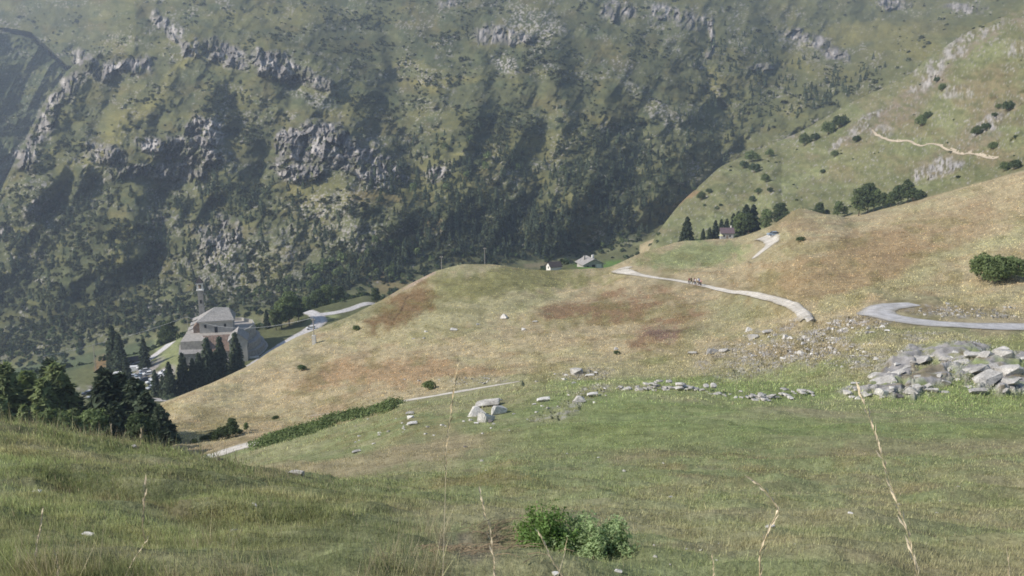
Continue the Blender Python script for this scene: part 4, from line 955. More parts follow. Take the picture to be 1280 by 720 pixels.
# ------------------------------------------------------------ dry stalks near the camera
M_STRAW = solid('dry straw', (.50, .40, .25), .8, .25, 40); M_STRAW2 = solid('pale straw', (.62, .52, .37), .8, .2, 40)
def stalk(pix, Y, r, head_from, mat, label, hl=.05, seed=0, many=26):
    """a bending stem through the given picture points at distance Y, with a seed head on its upper part"""
    rs = np.random.RandomState(seed)
    W_ = [np.array([float(q) for q in pt(a, b, Y + .02 * k)]) for k, (a, b) in enumerate(pix)]
    base = W_[0].copy(); gz = ground(base[0], base[1])
    if base[2] > gz: W_.insert(0, np.array((base[0] + .02, base[1], gz - .02)))
    o = W_[0].copy(); W_ = [p - o for p in W_]
    t = thing('grass_stalk', label, 'grass stalk', tuple(o))
    V, Fq = tube(W_, [r * (1 - .6 * k / (len(W_) - 1)) for k in range(len(W_))], 5); mk('stem', V, Fq, mat, t)
    # seed head
    seg = np.array(W_); L_ = np.concatenate([[0], np.cumsum(np.linalg.norm(np.diff(seg, axis=0), axis=1))]); tot = L_[-1]
    VV = []; FF = []
    for k in range(many):
        s = tot * (head_from + (1 - head_from) * (k + rs.rand() * .6) / many)
        p = np.array([np.interp(s, L_, seg[:, q]) for q in range(3)]); p2 = np.array([np.interp(min(s + .03, tot), L_, seg[:, q]) for q in range(3)])
        d = p2 - p; d /= np.linalg.norm(d) + 1e-9
        if np.linalg.norm(p2 - p) < 1e-6: d = np.array((0, 0, 1.))
        side = rs.normal(size=3); side -= side.dot(d) * d; side /= np.linalg.norm(side)
        g = hl * rs.uniform(.6, 1.2); wd = hl * .10
        up = d * g * .95 + side * g * rs.uniform(.1, .34)
        n2 = np.cross(d, side)
        b = len(VV); VV += [p, p + up * .45 + n2 * wd + side * wd, p + up, p + up * .45 - n2 * wd + side * wd * .2]; FF.append((b, b + 1, b + 2, b + 3))
    mk('seed_head', VV, FF, M_STRAW2 if mat is M_STRAW else M_STRAW, t)
stalk([(1150, 735), (1136, 672), (1112, 600), (1094, 545), (1083, 512), (1074, 488)], 3.4, .0013, .05, M_STRAW, 'tall leaning dry grass stalk at the right, reaching up to the grey outcrop', .06, 1, 60)
stalk([(553, 735), (556, 640), (558, 560), (564, 510), (568, 480), (574, 452)], 4.6, .0018, .62, M_STRAW2, 'tall thin pale grass stalk in the middle, crossing the footpath', .05, 2, 30)
stalk([(620, 720), (616, 690), (612, 664), (606, 640), (600, 617)], 4.8, .002, .3, M_STRAW, 'short pale grass stalk left of the green bush', .07, 3, 22)
stalk([(712, 742), (700, 716), (690, 700), (680, 680), (672, 662)], 4.6, .003, .45, M_STRAW, 'bent dry stalk in front of the green bush, leaning left', .05, 4, 16)
stalk([(690, 742), (700, 712), (706, 692), (708, 676)], 5.0, .003, .9, M_STRAW2, 'short forked dry stalk in front of the green bush', .03, 5, 6)
stalk([(950, 690), (962, 660), (973, 638), (962, 620), (950, 606), (940, 599)], 6.5, .005, .05, M_STRAW, 'brown bent dry stalk standing alone right of the middle', .10, 6, 26)
stalk([(178, 660), (179, 640), (181, 615), (183, 600)], 7.5, .006, .35, M_STRAW, 'straw seed head standing on the near knoll', .09, 7, 16)
stalk([(44, 700), (47, 680), (50, 655), (52, 642)], 5.5, .002, .4, M_STRAW, 'dry seed head at the lower left of the picture', .06, 8, 14)
stalk([(74, 735), (72, 705), (68, 685)], 5.0, .002, .4, M_STRAW2, 'short dry seed head at the lower left corner', .05, 9, 12)
stalk([(150, 735), (166, 700), (186, 672)], 5.0, .0016, .5, M_STRAW, 'thin dry stalk leaning right at the lower left', .04, 10, 12)
stalk([(1262, 735), (1262, 712), (1258, 686)], 4.8, .002, .5, M_STRAW2, 'short dry stalk at the lower right corner', .05, 11, 10)
stalk([(893, 735), (892, 710), (890, 690)], 5.0, .0015, .6, M_STRAW2, 'tiny dry stalk at the bottom edge right of the bushes', .04, 12, 8)
stalk([(176, 562), (176, 548), (177, 536)], 19, .012, .4, M_STRAW, 'tall dry stalk on the knoll crest before the dark trees', .16, 13, 10)
stalk([(140, 556), (139, 546), (139, 532)], 19, .012, .4, M_STRAW, 'dry stalk on the knoll crest left of the taller one', .14, 14, 10)
# dry twigs on the bare patch
for q, (px, py, lb) in enumerate([(585, 690, 'pile of grey dry twigs on the bare patch left of the bushes'), (622, 672, 'loose fan of pale dry twigs beside the left bush')]):
    P = H(px, py); rs = np.random.RandomState(90 + q); parts = []
    for k in range(60):
        a = rs.normal() * .5 + (.3 if q else 0); l = rs.uniform(.08, .3); c = np.array((rs.normal() * .26, rs.normal() * .2)); e = c + l * np.array((math.cos(a), math.sin(a)))
        z0 = ground(P.x + c[0], P.y + c[1]) - P.z + rs.uniform(.005, .04); z1 = ground(P.x + e[0], P.y + e[1]) - P.z + rs.uniform(.01, .09)
        parts.append(tube([(c[0], c[1], z0), ((c[0] + e[0]) / 2, (c[1] + e[1]) / 2 + .01, (z0 + z1) / 2 + .02), (e[0], e[1], z1)], [.005, .004, .002], 4))
    V, Fq = join(parts); tag(mk('twig_litter', V, Fq, M_STEM, loc=P), lb, 'twigs', kind='stuff')

# ------------------------------------------------------------ rocks
M_ROCK = solid('pale grey rock', (.40, .38, .35), .95, .4, 1.2, .05, scale2=8)
M_ROCKW = solid('white weathered stone', (.54, .52, .49), .95, .3, 1.5, .03, scale2=9)
M_ROCKD = solid('dark and shaded rock', (.13, .12, .12), .95, .3, 1.5, .04, scale2=9)  # dark stones' own colour; on the shaded ones it paints the shade
import bmesh
def rock_mesh(seed, flat=.6):
    rs = np.random.RandomState(seed); bm = bmesh.new()
    d = rs.normal(size=(17, 3)); d /= np.linalg.norm(d, axis=1)[:, None]; d *= rs.uniform(.72, 1.05, 17)[:, None]
    for p in d: bm.verts.new((p[0], p[1], np.clip(p[2], -.6, .62 + .1 * p[0]) * flat * 1.25))
    r = bmesh.ops.convex_hull(bm, input=bm.verts[:])
    bmesh.ops.delete(bm, geom=[g for g in r['geom_interior'] if isinstance(g, bmesh.types.BMVert)], context='VERTS')
    bmesh.ops.dissolve_limit(bm, angle_limit=.18, verts=bm.verts[:], edges=bm.edges[:])
    bmesh.ops.bevel(bm, geom=bm.edges[:], offset=.03, segments=1, affect='EDGES')
    bmesh.ops.triangulate(bm, faces=bm.faces[:])
    bmesh.ops.subdivide_edges(bm, edges=bm.edges[:], cuts=1)
    for v in bm.verts:
        n_ = rs.normal(size=3) * .016; v.co.x += n_[0]; v.co.y += n_[1]; v.co.z += n_[2] * flat
    bmesh.ops.triangulate(bm, faces=bm.faces[:])
    me = bpy.data.meshes.new('rock'); bm.to_mesh(me); bm.free()
    return me
RM = [rock_mesh(s, f) for s, f in ((1, .6), (2, .5), (3, .75), (4, .4), (5, .65), (6, .55))]
RMW = [m.copy() for m in RM]; RMD = [m.copy() for m in RM]
for m in RM: m.materials.append(M_ROCK)
for m in RMW: m.materials.append(M_ROCKW)
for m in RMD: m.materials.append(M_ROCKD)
def rock(px, py, wpx, label, group=None, k=None, ms=RM, tall=1., rz=None, kmin=0, deep=.7, tilt=0., name='rock'):
    P = H(px, py, kmin); s = wpx * (P.y * CS - P.z * SN) / F / 2
    k = random.randrange(6) if k is None else k
    o = bpy.data.objects.new(name, ms[k]); COL.objects.link(o)
    o.location = (P.x, P.y, P.z + s * .18 * tall); o.scale = (s, s * deep, s * tall); o.rotation_euler = (random.uniform(-.2, .2), tilt, random.uniform(-.6, .6) if rz is None else rz)
    return tag(o, label, 'rock', group)
rock(596, 520, 27, 'white pointed boulder at the left foot of the foreground boulder pile', k=4, ms=RMW, tall=1.35, rz=.3)
rock(608, 526, 26, 'white blocky boulder at the front of the boulder pile', k=2, ms=RMW, tall=1.5, rz=.1)
rock(622, 517, 26, 'white boulder at the right of the boulder pile', k=0, ms=RMW, tall=1.4, rz=.5)
rock(611, 508, 44, 'long flat grey slab lying on top of the boulder pile', k=3, tall=.8, rz=.25, deep=.55, tilt=-.12)
rock(623, 501, 12, 'small white stone at the back of the boulder pile', k=2, ms=RMW, tall=1)
rock(614, 528, 12, 'dark shaded stone on the right side of the front boulder', k=1, ms=RMD)
rock(516, 531, 18, 'white flat stone left of the boulder pile, lower one', k=3, ms=RMW, rz=.5); rock(514, 523, 14, 'white flat stone left of the boulder pile, middle one', k=1, ms=RMW, rz=.4); rock(513, 518, 15, 'flat grey stone left of the boulder pile, upper one', k=3, rz=.3)
rock(680, 502, 24, 'pale flat rock right of the boulder pile', k=3, ms=RMW, rz=.4); rock(724, 502, 20, 'grey pointed rock between the boulder pile and the stone wall', k=4, tall=1.1); rock(741, 495, 20, 'pale rock slab above the grey pointed rock', k=3, ms=RMW, rz=.4)
rock(722, 467, 26, 'pale grey stone heap in the upper green field', k=1, rz=.3); rock(738, 471, 16, 'low pale stone right of the stone heap', k=3, ms=RMW)
rock(630, 398, 12, 'large white boulder on the round tan spur', k=4, ms=RMW, tall=1.4); rock(567, 413, 11, 'white flat stone on the spur left of the large boulder', k=0, ms=RMW); rock(655, 413, 10, 'white stone on the spur right of the large boulder', k=1, ms=RMW)
rock(669, 403, 9, 'thin white stone on the spur, rightmost of the stones', k=3, ms=RMW); rock(533, 415, 6, 'small white stone left of the flat one on the spur', k=2, ms=RMW); rock(530, 423, 5, 'tiny white stone below the small one on the spur', k=2, ms=RMW); rock(597, 406, 6, 'small pale stone just left below the large white boulder', k=0, ms=RMW); rock(517, 424, 5, 'leftmost tiny stone on the spur', k=0)
rock(770, 437, 8, 'white stone beside a small dark bush below the red patch', k=4, ms=RMW, tall=1.1)
rock(1103, 492, 22, 'white angular boulder at the left foot of the grey outcrop', k=2, ms=RMW, tall=1.1); rock(1122, 497, 16, 'dark shaded boulder at the foot of the grey outcrop', k=0, ms=RMD, tall=1.2)
rock(1060, 493, 18, 'low grey boulder at the far left of the outcrop', k=1); rock(1085, 496, 16, 'grey boulder just left of the white angular one', k=5); rock(1138, 491, 20, 'grey block right of the dark boulder', k=4)
rock(1165, 490, 22, 'flat block under the middle of the outcrop', k=3); rock(1182, 480, 16, 'tilted slab in the cleft of the outcrop', k=3, tilt=.4, tall=1.2); rock(1222, 492, 30, 'long grey slab at the lower right of the outcrop', k=3, rz=.2); rock(1262, 480, 26, 'grey block at the right edge of the outcrop', k=5)
rock(1215, 447, 30, 'grey slab on the upper right of the outcrop', k=3, rz=.2); rock(1255, 446, 34, 'broad grey slab at the top right of the outcrop', k=1, rz=.1); rock(1192, 441, 9, 'small white stone on top of the outcrop', k=0, ms=RMW); rock(1180, 450, 18, 'pale block on the grassy middle of the outcrop', k=0)
rock(936, 414, 12, 'creamy white boulder alone on the slope left of the rubble', k=4, ms=RMW, tall=1.3); rock(930, 420, 5, 'small pale stone at the left foot of the creamy boulder', k=2, ms=RMW)
rock(960, 417, 20, 'grey slab on the ridge of rubble right of the creamy boulder', k=3, rz=.5); rock(982, 424, 15, 'pale slanting slab standing in the rubble', k=4, rz=.6, tall=1.2); rock(943, 424, 22, 'low grey rock in the rubble below the creamy boulder', k=1, rz=.4)
rock(890, 442, 22, 'pale stones at the left end of the rubble', k=0, rz=.3); rock(905, 440, 16, 'grey stone at the left end of the rubble', k=5); rock(866, 443, 16, 'flat grey stone before the left end of the rubble', k=3)
rock(1012, 401, 16, 'stone at the blunt end of the pale track', k=1); rock(1003, 443, 14, 'white stone beside a small plant in the rubble', k=2, ms=RMW)
rock(275, 575, 12, 'dark grey stone on the pale track behind the knoll', k=2, ms=RMD, tall=1.1); rock(262, 573, 20, 'white flat rock beside the lower track', k=3, ms=RMW, rz=.0)
rock(46, 616, 15, 'pale flat stone in the grass at the far left', k=3, ms=RMW); rock(112, 671, 26, 'long flat pale stone in the lower left grass', k=3, ms=RMW, deep=.4, rz=-.2); rock(320, 634, 16, 'grey stone on the side of the knoll', k=1); rock(292, 664, 12, 'round grey stone below the bare earth on the knoll', k=2); rock(168, 559, 12, 'flat grey stone on the knoll crest before the dark trees', k=3)
rock(372, 594, 28, 'flat brownish stone in the hollow of dry grass', k=3, deep=.4); rock(583, 560, 10, 'dark little stone below the boulder pile', k=2, ms=RMD); rock(446, 566, 16, 'pale stone on the green bank below the hedge', k=3, rz=.6)
rock(773, 715, 12, 'small white stone right of the bushes at the bottom', k=0, ms=RMW); rock(695, 718, 14, 'white stone at the bottom edge under the bushes', k=1, ms=RMW); rock(962, 660, 18, 'low grey stone under the brown stalk', k=3); rock(1061, 642, 8, 'white pebble in the right foreground grass', k=0, ms=RMW); rock(838, 622, 7, 'white pebble right of the bare patch in the middle grass', k=0, ms=RMW)
# repeated loose stones
def strew(n, boxes, smin, smax, label, group, ms, seed, kmin=4):
    r_ = random.Random(seed)
    for q in range(n):
        x0, x1, y0, y1, sl_ = r_.choice(boxes); px = r_.uniform(x0, x1); py = r_.uniform(y0, y1) + sl_ * (px - (x0 + x1) / 2)
        rock(px, py, r_.uniform(smin, smax) ** 1, label, group, r_.randrange(6), r_.choice(ms), r_.uniform(.8, 1.2), kmin=kmin)
strew(110, [(960, 1060, 412, 446, -.1), (1030, 1110, 402, 420, .1), (920, 990, 425, 450, -.2), (1000, 1090, 430, 460, 0)], 3, 10, 'pale angular stone lying in the rubble field left of the outcrop', 'stones of the rubble field', [RM, RM, RMW], 1)
strew(30, [(1060, 1280, 445, 492, 0), (1050, 1120, 475, 500, 0)], 4, 11, 'broken grey block lying on the rocky outcrop', 'blocks on the outcrop', [RM, RM, RMW], 2)
strew(26, [(640, 760, 495, 515, -.25), (580, 640, 525, 545, 0), (690, 750, 462, 480, -.1)], 3, 8, 'small pale stone on the bank near the boulder pile', 'stones near the boulder pile', [RM, RMW], 3)
strew(34, [(1180, 1280, 380, 396, .02), (1150, 1200, 386, 396, 0)], 3, 7, 'small stone on the dry verge inside the road bend', 'stones on the verge of the bend', [RM], 4)
strew(30, [(480, 700, 470, 483, -.02), (560, 620, 472, 482, 0)], 2.5, 6, 'small grey stone on the bank above the footpath', 'stones above the footpath', [RM], 5)
strew(20, [(900, 1270, 600, 700, 0), (780, 900, 660, 715, 0), (500, 900, 560, 600, 0)], 3, 7, 'pebble lying in the short foreground grass', 'pebbles in the foreground grass', [RM], 6, 0)
strew(22, [(440, 500, 520, 560, -.2), (500, 560, 525, 545, 0)], 3, 7, 'small white stone on the green bank below the footpath', 'stones below the footpath', [RMW, RM], 7)
r_ = random.Random(77); slabs = [(1075, 492, 26), (1090, 484, 30), (1104, 476, 34), (1118, 466, 40), (1130, 458, 36), (1112, 488, 30), (1146, 470, 30), (1158, 482, 34), (1172, 470, 26), (1150, 450, 28), (1165, 445, 24), (1185, 462, 30), (1200, 452, 38), (1218, 462, 44), (1240, 456, 46), (1262, 462, 40), (1275, 448, 34), (1232, 474, 40), (1254, 488, 34), (1210, 484, 30), (1196, 474, 24), (1140, 484, 26), (1228, 444, 34), (1250, 438, 30), (1092, 470, 20), (1180, 490, 24), (1270, 474, 34), (1206, 440, 22)]
for px, py, wp in slabs[::1]:
    o = rock(px, py, wp * r_.choice([.5, .7, 1.0, 1.25]), 'slanting pale slab bedded in the grassy outcrop', 'slabs of the outcrop', r_.choice([1, 3, 3, 5, 0]), RM, r_.uniform(.75, 1.25), rz=r_.uniform(.1, .7), kmin=4, deep=r_.uniform(.5, .8), tilt=r_.uniform(-.45, -.1))
    o.scale[2] *= .62; o.location.z -= o.scale[0] * .26
# dry stone wall
def stone_wall(pix, h, label, seed, wdt=.7):
    r_ = np.random.RandomState(seed); Pp = [np.array(H(a, b, 4.0)) for a, b in pix]
    L_ = np.concatenate([[0], np.cumsum([np.linalg.norm(Pp[k + 1] - Pp[k]) for k in range(len(Pp) - 1)])])
    t = thing('dry_stone_wall', label, 'stone wall', tuple(Pp[0])); VV = []; FF = []; b0 = 0
    base = np.array([v.co[:] for v in RM[2].vertices]); fc = np.array([p.vertices[:] for p in RM[2].polygons])
    n = int(L_[-1] * 9 * h)
    for k in range(n):
        s = r_.rand() * L_[-1]; p = np.array([np.interp(s, L_, [q[c] for q in Pp]) for c in range(3)])
        x = p[0] + r_.normal() * wdt * .5; y = p[1] + r_.normal() * wdt * .4; lvl = r_.rand() ** 1.5 * h * (.6 + .5 * math.sin(s * .7) ** 2)
        sc = r_.uniform(.12, .34) * np.array((r_.uniform(.9, 1.7), 1, r_.uniform(.5, .9))); a = r_.uniform(0, 6.28)
        v = base * sc; v = np.stack([v[:, 0] * math.cos(a) - v[:, 1] * math.sin(a), v[:, 0] * math.sin(a) + v[:, 1] * math.cos(a), v[:, 2]], 1)
        VV.append(v + (x - Pp[0][0], y - Pp[0][1], ground(x, y) + lvl - Pp[0][2])); FF.append(fc + b0); b0 += len(base)
    mk('stones', np.concatenate(VV), np.concatenate(FF), M_ROCK, t); return t
stone_wall([(800, 488), (830, 487), (860, 488), (893, 491)], .75, 'tumbled dry stone wall across the green field, left piece', 1, .9)
stone_wall([(898, 493), (930, 498), (945, 500), (975, 494), (1010, 491)], .6, 'low broken dry stone wall leading to the outcrop, right piece', 2, 1.0)
stone_wall([(776, 486), (783, 487), (800, 489)], .4, 'few stones at the left end of the broken wall', 3, .5)
# ------------------------------------------------------------ church and houses
M_STONE = solid('rubble stone wall', (.35, .325, .295), .95, .3, .9, .04, scale2=5)
M_STONEL = solid('pale rendered stone', (.42, .40, .365), .95, .2, .6, scale2=5)
M_SLAB = solid('grey stone slab roof', (.30, .288, .275), .95, .3, 1.4, .05, scale2=4)
M_RUST = solid('rust brown sheet roof', (.20, .145, .115), .8, .35, 1.0, scale2=4)
M_WHITE = solid('white plaster', (.72, .70, .66), .9, .08, 1)
M_DARKW = solid('dark opening', (.03, .028, .027), .7, .2, 2)
M_WOOD = solid('weathered wood', (.20, .15, .11), .9, .3, 3)
M_PURP = solid('brown violet sheet roof', (.13, .095, .105), .6, .15, 1.5)
M_BLK = solid('dark slate roof', (.06, .052, .052), .7, .2, 1.5)
def part(name, geo, mat, par, smooth=False):
    V, Fq = geo; return mk(name, V, [tuple(f) for f in Fq], mat, par, smooth=smooth)
def gable(x0, x1, y0, y1, z0, h, axis='x', over=.5, th=.18):
    """two roof slopes as closed slabs; ridge runs along the named axis"""
    out = []
    if axis == 'x':
        ym = (y0 + y1) / 2; sl_ = h / (ym - y0)
        for sg, ye in ((-1, y0), (1, y1)):
            ye2 = ye + sg * over; ze = z0 - over * sl_
            V = []
            for x in (x0 - over, x1 + over):
                V += [(x, ym, z0 + h), (x, ye2, ze), (x, ye2, ze + th), (x, ym, z0 + h + th)]
            out.append((V, [(0, 1, 2, 3), (7, 6, 5, 4), (0, 4, 5, 1), (1, 5, 6, 2), (2, 6, 7, 3), (3, 7, 4, 0)]))
    else:
        xm = (x0 + x1) / 2; sl_ = h / (xm - x0)
        for sg, xe in ((-1, x0), (1, x1)):
            xe2 = xe + sg * over; ze = z0 - over * sl_
            V = []
            for y in (y0 - over, y1 + over):
                V += [(xm, y, z0 + h), (xe2, y, ze), (xe2, y, ze + th), (xm, y, z0 + h + th)]
            out.append((V, [(0, 1, 2, 3), (7, 6, 5, 4), (0, 4, 5, 1), (1, 5, 6, 2), (2, 6, 7, 3), (3, 7, 4, 0)]))
    return join(out)
def gwall(x0, x1, y0, y1, z0, z1, h, axis='x'):
    if axis == 'x':
        ym = (y0 + y1) / 2
        V = [(x0, y0, z0), (x0, y1, z0), (x0, y1, z1), (x0, ym, z1 + h), (x0, y0, z1)] + [(x1, y0, z0), (x1, y1, z0), (x1, y1, z1), (x1, ym, z1 + h), (x1, y0, z1)]
    else:
        xm = (x0 + x1) / 2
        V = [(x0, y0, z0), (x1, y0, z0), (x1, y0, z1), (xm, y0, z1 + h), (x0, y0, z1)] + [(x0, y1, z0), (x1, y1, z0), (x1, y1, z1), (xm, y1, z1 + h), (x0, y1, z1)]
    return V, [(0, 1, 2, 3, 4), (9, 8, 7, 6, 5), (0, 5, 6, 1), (1, 6, 7, 2), (2, 7, 8, 3), (3, 8, 9, 4), (4, 9, 5, 0)]
def prism(poly, z0, z1, top=1.0, cx=0, cy=0):
    n = len(poly)
    V = [(x, y, z0) for x, y in poly] + [(cx + (x - cx) * top, cy + (y - cy) * top, z1) for x, y in poly]
    return V, [tuple(range(n))[::-1], tuple(range(n, 2 * n))] + [(i, (i + 1) % n, (i + 1) % n + n, i + n) for i in range(n)]

P0 = at(270, 305); PZ = -99.5
ch = thing('church', 'stone sanctuary church with slab roofs on a walled terrace above the road', 'church', (P0.x, P0.y, PZ), R(14))
# terrace mass
poly = [(-12.5, 1.5), (-3.5, 1.0), (-3.5, 6.5), (4.5, 6.5), (10.5, 8), (13, 12), (14.5, 18), (13.5, 24), (9, 29), (1, 30), (-8, 27), (-11.5, 18)]
part('terrace', prism(poly, -6, 8.8, .97, 0, 15), M_STONE, ch)
part('parapet', join([(lambda a, b: (lambda d: ([(a[0], a[1], 8.8), (b[0], b[1], 8.8), (b[0], b[1], 9.9), (a[0], a[1], 9.9), (a[0] * .97, a[1] * .97 + .45, 8.8), (b[0] * .97, b[1] * .97 + .45, 8.8), (b[0] * .97, b[1] * .97 + .45, 9.9), (a[0] * .97, a[1] * .97 + .45, 9.9)], [(0, 1, 2, 3), (7, 6, 5, 4), (3, 2, 6, 7), (0, 3, 7, 4), (1, 5, 6, 2)]))(0))(poly[k], poly[k + 1]) for k in (4, 5, 6, 7, 8)] and [(lambda a, b: ([(a[0] * .95, a[1] * .95 + .75, 8.8), (b[0] * .95, b[1] * .95 + .75, 8.8), (b[0] * .95, b[1] * .95 + .75, 10), (a[0] * .95, a[1] * .95 + .75, 10), (a[0] * .92, a[1] * .92 + 1.2, 8.8), (b[0] * .92, b[1] * .92 + 1.2, 8.8), (b[0] * .92, b[1] * .92 + 1.2, 10), (a[0] * .92, a[1] * .92 + 1.2, 10)], [(0, 1, 2, 3), (7, 6, 5, 4), (3, 2, 6, 7), (0, 3, 7, 4), (1, 5, 6, 2)]))(poly[k], poly[k + 1]) for k in (4, 5, 6, 7, 8)]), M_STONEL, ch)
# stepped retaining rings on the right
for k, (r, z) in enumerate(((3.0, 5.2), (5.4, 2.6), (7.4, .4))):
    ring = [(9 + (8 + r) * math.cos(a) * .62, 17 + (10 + r) * math.sin(a) * .95) for a in np.linspace(-1.35, 1.2, 12)] + [(4, 24), (4, 9)]
    part('retaining_wall', prism(ring, -7, z, .99, 6, 17), M_STONE, ch)
# nave
part('nave_wall', box(-6.2, 6.0, 12, 21, 8.7, 13.6), M_STONEL, ch)
part('nave_roof', ([(-7, 11.2, 13.3), (6.8, 11.2, 13.3), (6.8, 21.8, 13.3), (-7, 21.8, 13.3), (-7, 11.2, 13.6), (6.8, 11.2, 13.6), (6.8, 21.8, 13.6), (-7, 21.8, 13.6), (-.6, 16.5, 17.8), (4.6, 16.5, 17.4)], [(3, 2, 1, 0), (0, 1, 5, 4), (1, 2, 6, 5), (2, 3, 7, 6), (3, 0, 4, 7), (4, 5, 9, 8), (5, 6, 9), (6, 7, 8, 9), (7, 4, 8)]), M_SLAB, ch)
part('cornice', box(-6.4, 6.2, 11.75, 11.98, 12.9, 13.28), M_WHITE, ch)
d = part('door', box(-.75, .35, 11.9, 12.1, 8.75, 11.0), M_DARKW, ch)
for x in (-4.4, 2.8): part('window', box(x, x + .8, 11.93, 12.1, 10.9, 12.1), M_DARKW, ch)
part('side_chapel', gwall(-8.6, -6.25, 13, 18, 8.7, 11.2, 1.0, 'y'), M_RUST, ch)
# bell tower
part('bell_tower', box(-7.2, -5.2, 23.1, 25.1, 6, 23.2), M_STONE, ch)
part('belfry', join([box(-7.3, -6.85, 23, 23.45, 23.4, 25.8), box(-5.55, -5.1, 23, 23.45, 23.4, 25.8), box(-7.3, -6.85, 24.75, 25.2, 23.4, 25.8), box(-5.55, -5.1, 24.75, 25.2, 23.4, 25.8), box(-7.55, -4.85, 22.75, 25.45, 23.15, 23.45), box(-7.55, -4.85, 22.75, 25.45, 25.8, 26.1)]), M_WHITE, ch)
part('tower_cap', ([(-7.55, 22.75, 26.11), (-4.85, 22.75, 26.11), (-4.85, 25.45, 26.11), (-7.55, 25.45, 26.11), (-6.2, 24.1, 28.4)], [(0, 1, 4), (1, 2, 4), (2, 3, 4), (3, 0, 4), (3, 2, 1, 0)]), M_BLK, ch)
part('bell', tube([(-6.2, 24.1, 25.4), (-6.2, 24.1, 25.0), (-6.2, 24.1, 24.3)], [.12, .3, .5], 10), M_WOOD, ch)
for z in (12.5, 18): part('window', box(-6.5, -5.9, 22.9, 23.1, z, z + 1.4), M_DARKW, ch)
# front lean-to with rust red roof
for x in (-9.2, -4.6, -1.5): part('buttress', box(x - .3, x + .3, -.1, .6, -6, 3.2), M_STONEL, ch)
part('lower_hall_wall', box(-4.4, 4.9, 1.2, 6.4, -6, 4.4), M_STONE, ch)
part('rusty_roof', join([([(-4.6 + k * .98, .6, 4.3), (-4.6 + k * .98 + .9, .6, 4.3), (-4.6 + k * .98 + .9, 6.9, 9.0), (-4.6 + k * .98, 6.9, 9.0), (-4.6 + k * .98, .6, 4.5), (-4.6 + k * .98 + .9, .6, 4.5), (-4.6 + k * .98 + .9, 6.9, 9.2), (-4.6 + k * .98, 6.9, 9.2)], [(3, 2, 1, 0), (4, 5, 6, 7), (0, 1, 5, 4), (1, 2, 6, 5), (3, 0, 4, 7)]) for k in range(10)]), M_RUST, ch)
# left wing
part('wing_wall', gwall(-12.3, -4.6, .2, 8, -6, 4.6, 2.2, 'x'), M_STONE, ch)
part('wing_roof', gable(-12.3, -4.6, .2, 8, 4.6, 2.2, 'x', .5, .25), M_SLAB, ch)
for x in (-11.2, -8.6, -6.6): part('window', box(x, x + .7, .1, .3, 1.4, 2.6), M_DARKW, ch)
# arcade climbing along the left edge
for k in range(6):
    y = 8 + k * 3.2; z = 3.0 + k * 1.0; x = -12.6 + k * .55
    part('arcade_wall', join([box(x, x + 3.0, y + 2.2, y + 3.2, -4, z + 2.6), box(x, x + 3.0, y, y + 2.2, -4, z), box(x, x + 3.0, y, y + 2.2, z + 2.0, z + 2.6), box(x + .8, x + 3.0, y, y + 2.2, z, z + 2.0)]), M_STONEL, ch)
    part('arcade_roof', ([(x - .3, y, z + 2.6), (x + 3.3, y, z + 3.9), (x + 3.3, y + 3.25, z + 4.3), (x - .3, y + 3.25, z + 3.0), (x - .3, y, z + 2.8), (x + 3.3, y, z + 4.1), (x + 3.3, y + 3.25, z + 4.5), (x - .3, y + 3.25, z + 3.2)], [(3, 2, 1, 0), (4, 5, 6, 7), (0, 1, 5, 4), (1, 2, 6, 5), (2, 3, 7, 6), (3, 0, 4, 7)]), M_SLAB, ch)
# right chapel with gable to the road
part('chapel_wall', gwall(5.2, 11.6, -.5, 8.5, -6, 8.6, 2.7, 'y'), M_STONEL, ch)
part('chapel_roof', gable(5.2, 11.6, -.5, 8.5, 8.6, 2.7, 'y', .5, .25), M_SLAB, ch)
part('verge_wall', join([([(5.0, -.75, 8.2), (8.4, -.75, 11.1), (8.4, -.75, 11.75), (4.9, -.75, 8.8), (5.0, -.5, 8.2), (8.4, -.5, 11.1), (8.4, -.5, 11.75), (4.9, -.5, 8.8)], [(0, 1, 2, 3), (7, 6, 5, 4), (0, 3, 7, 4), (3, 2, 6, 7), (0, 4, 5, 1)]), ([(5.0, -.75, 8.2), (8.4, -.75, 11.1), (8.4, -.75, 11.75), (4.9, -.75, 8.8), (5.0, -.5, 8.2), (8.4, -.5, 11.1), (8.4, -.5, 11.75), (4.9, -.5, 8.8)], [(0, 1, 2, 3)])][:1]), M_WHITE, ch)
part('door', box(7.6, 8.9, -.62, -.45, -.5, 2.2), M_DARKW, ch); part('window', box(7.9, 8.7, -.6, -.45, 4.4, 5.8), M_DARKW, ch)
for y in (1.5, 5): part('window', box(11.55, 11.7, y, y + .9, 4.2, 5.6), M_DARKW, ch)
part('forecourt_wall', join([box(-3.4, 4.6, -.6, -.1, -6, 1.2), box(12.0, 15.5, 2.0, 2.5, -6, 1.0)]), M_WHITE, ch)

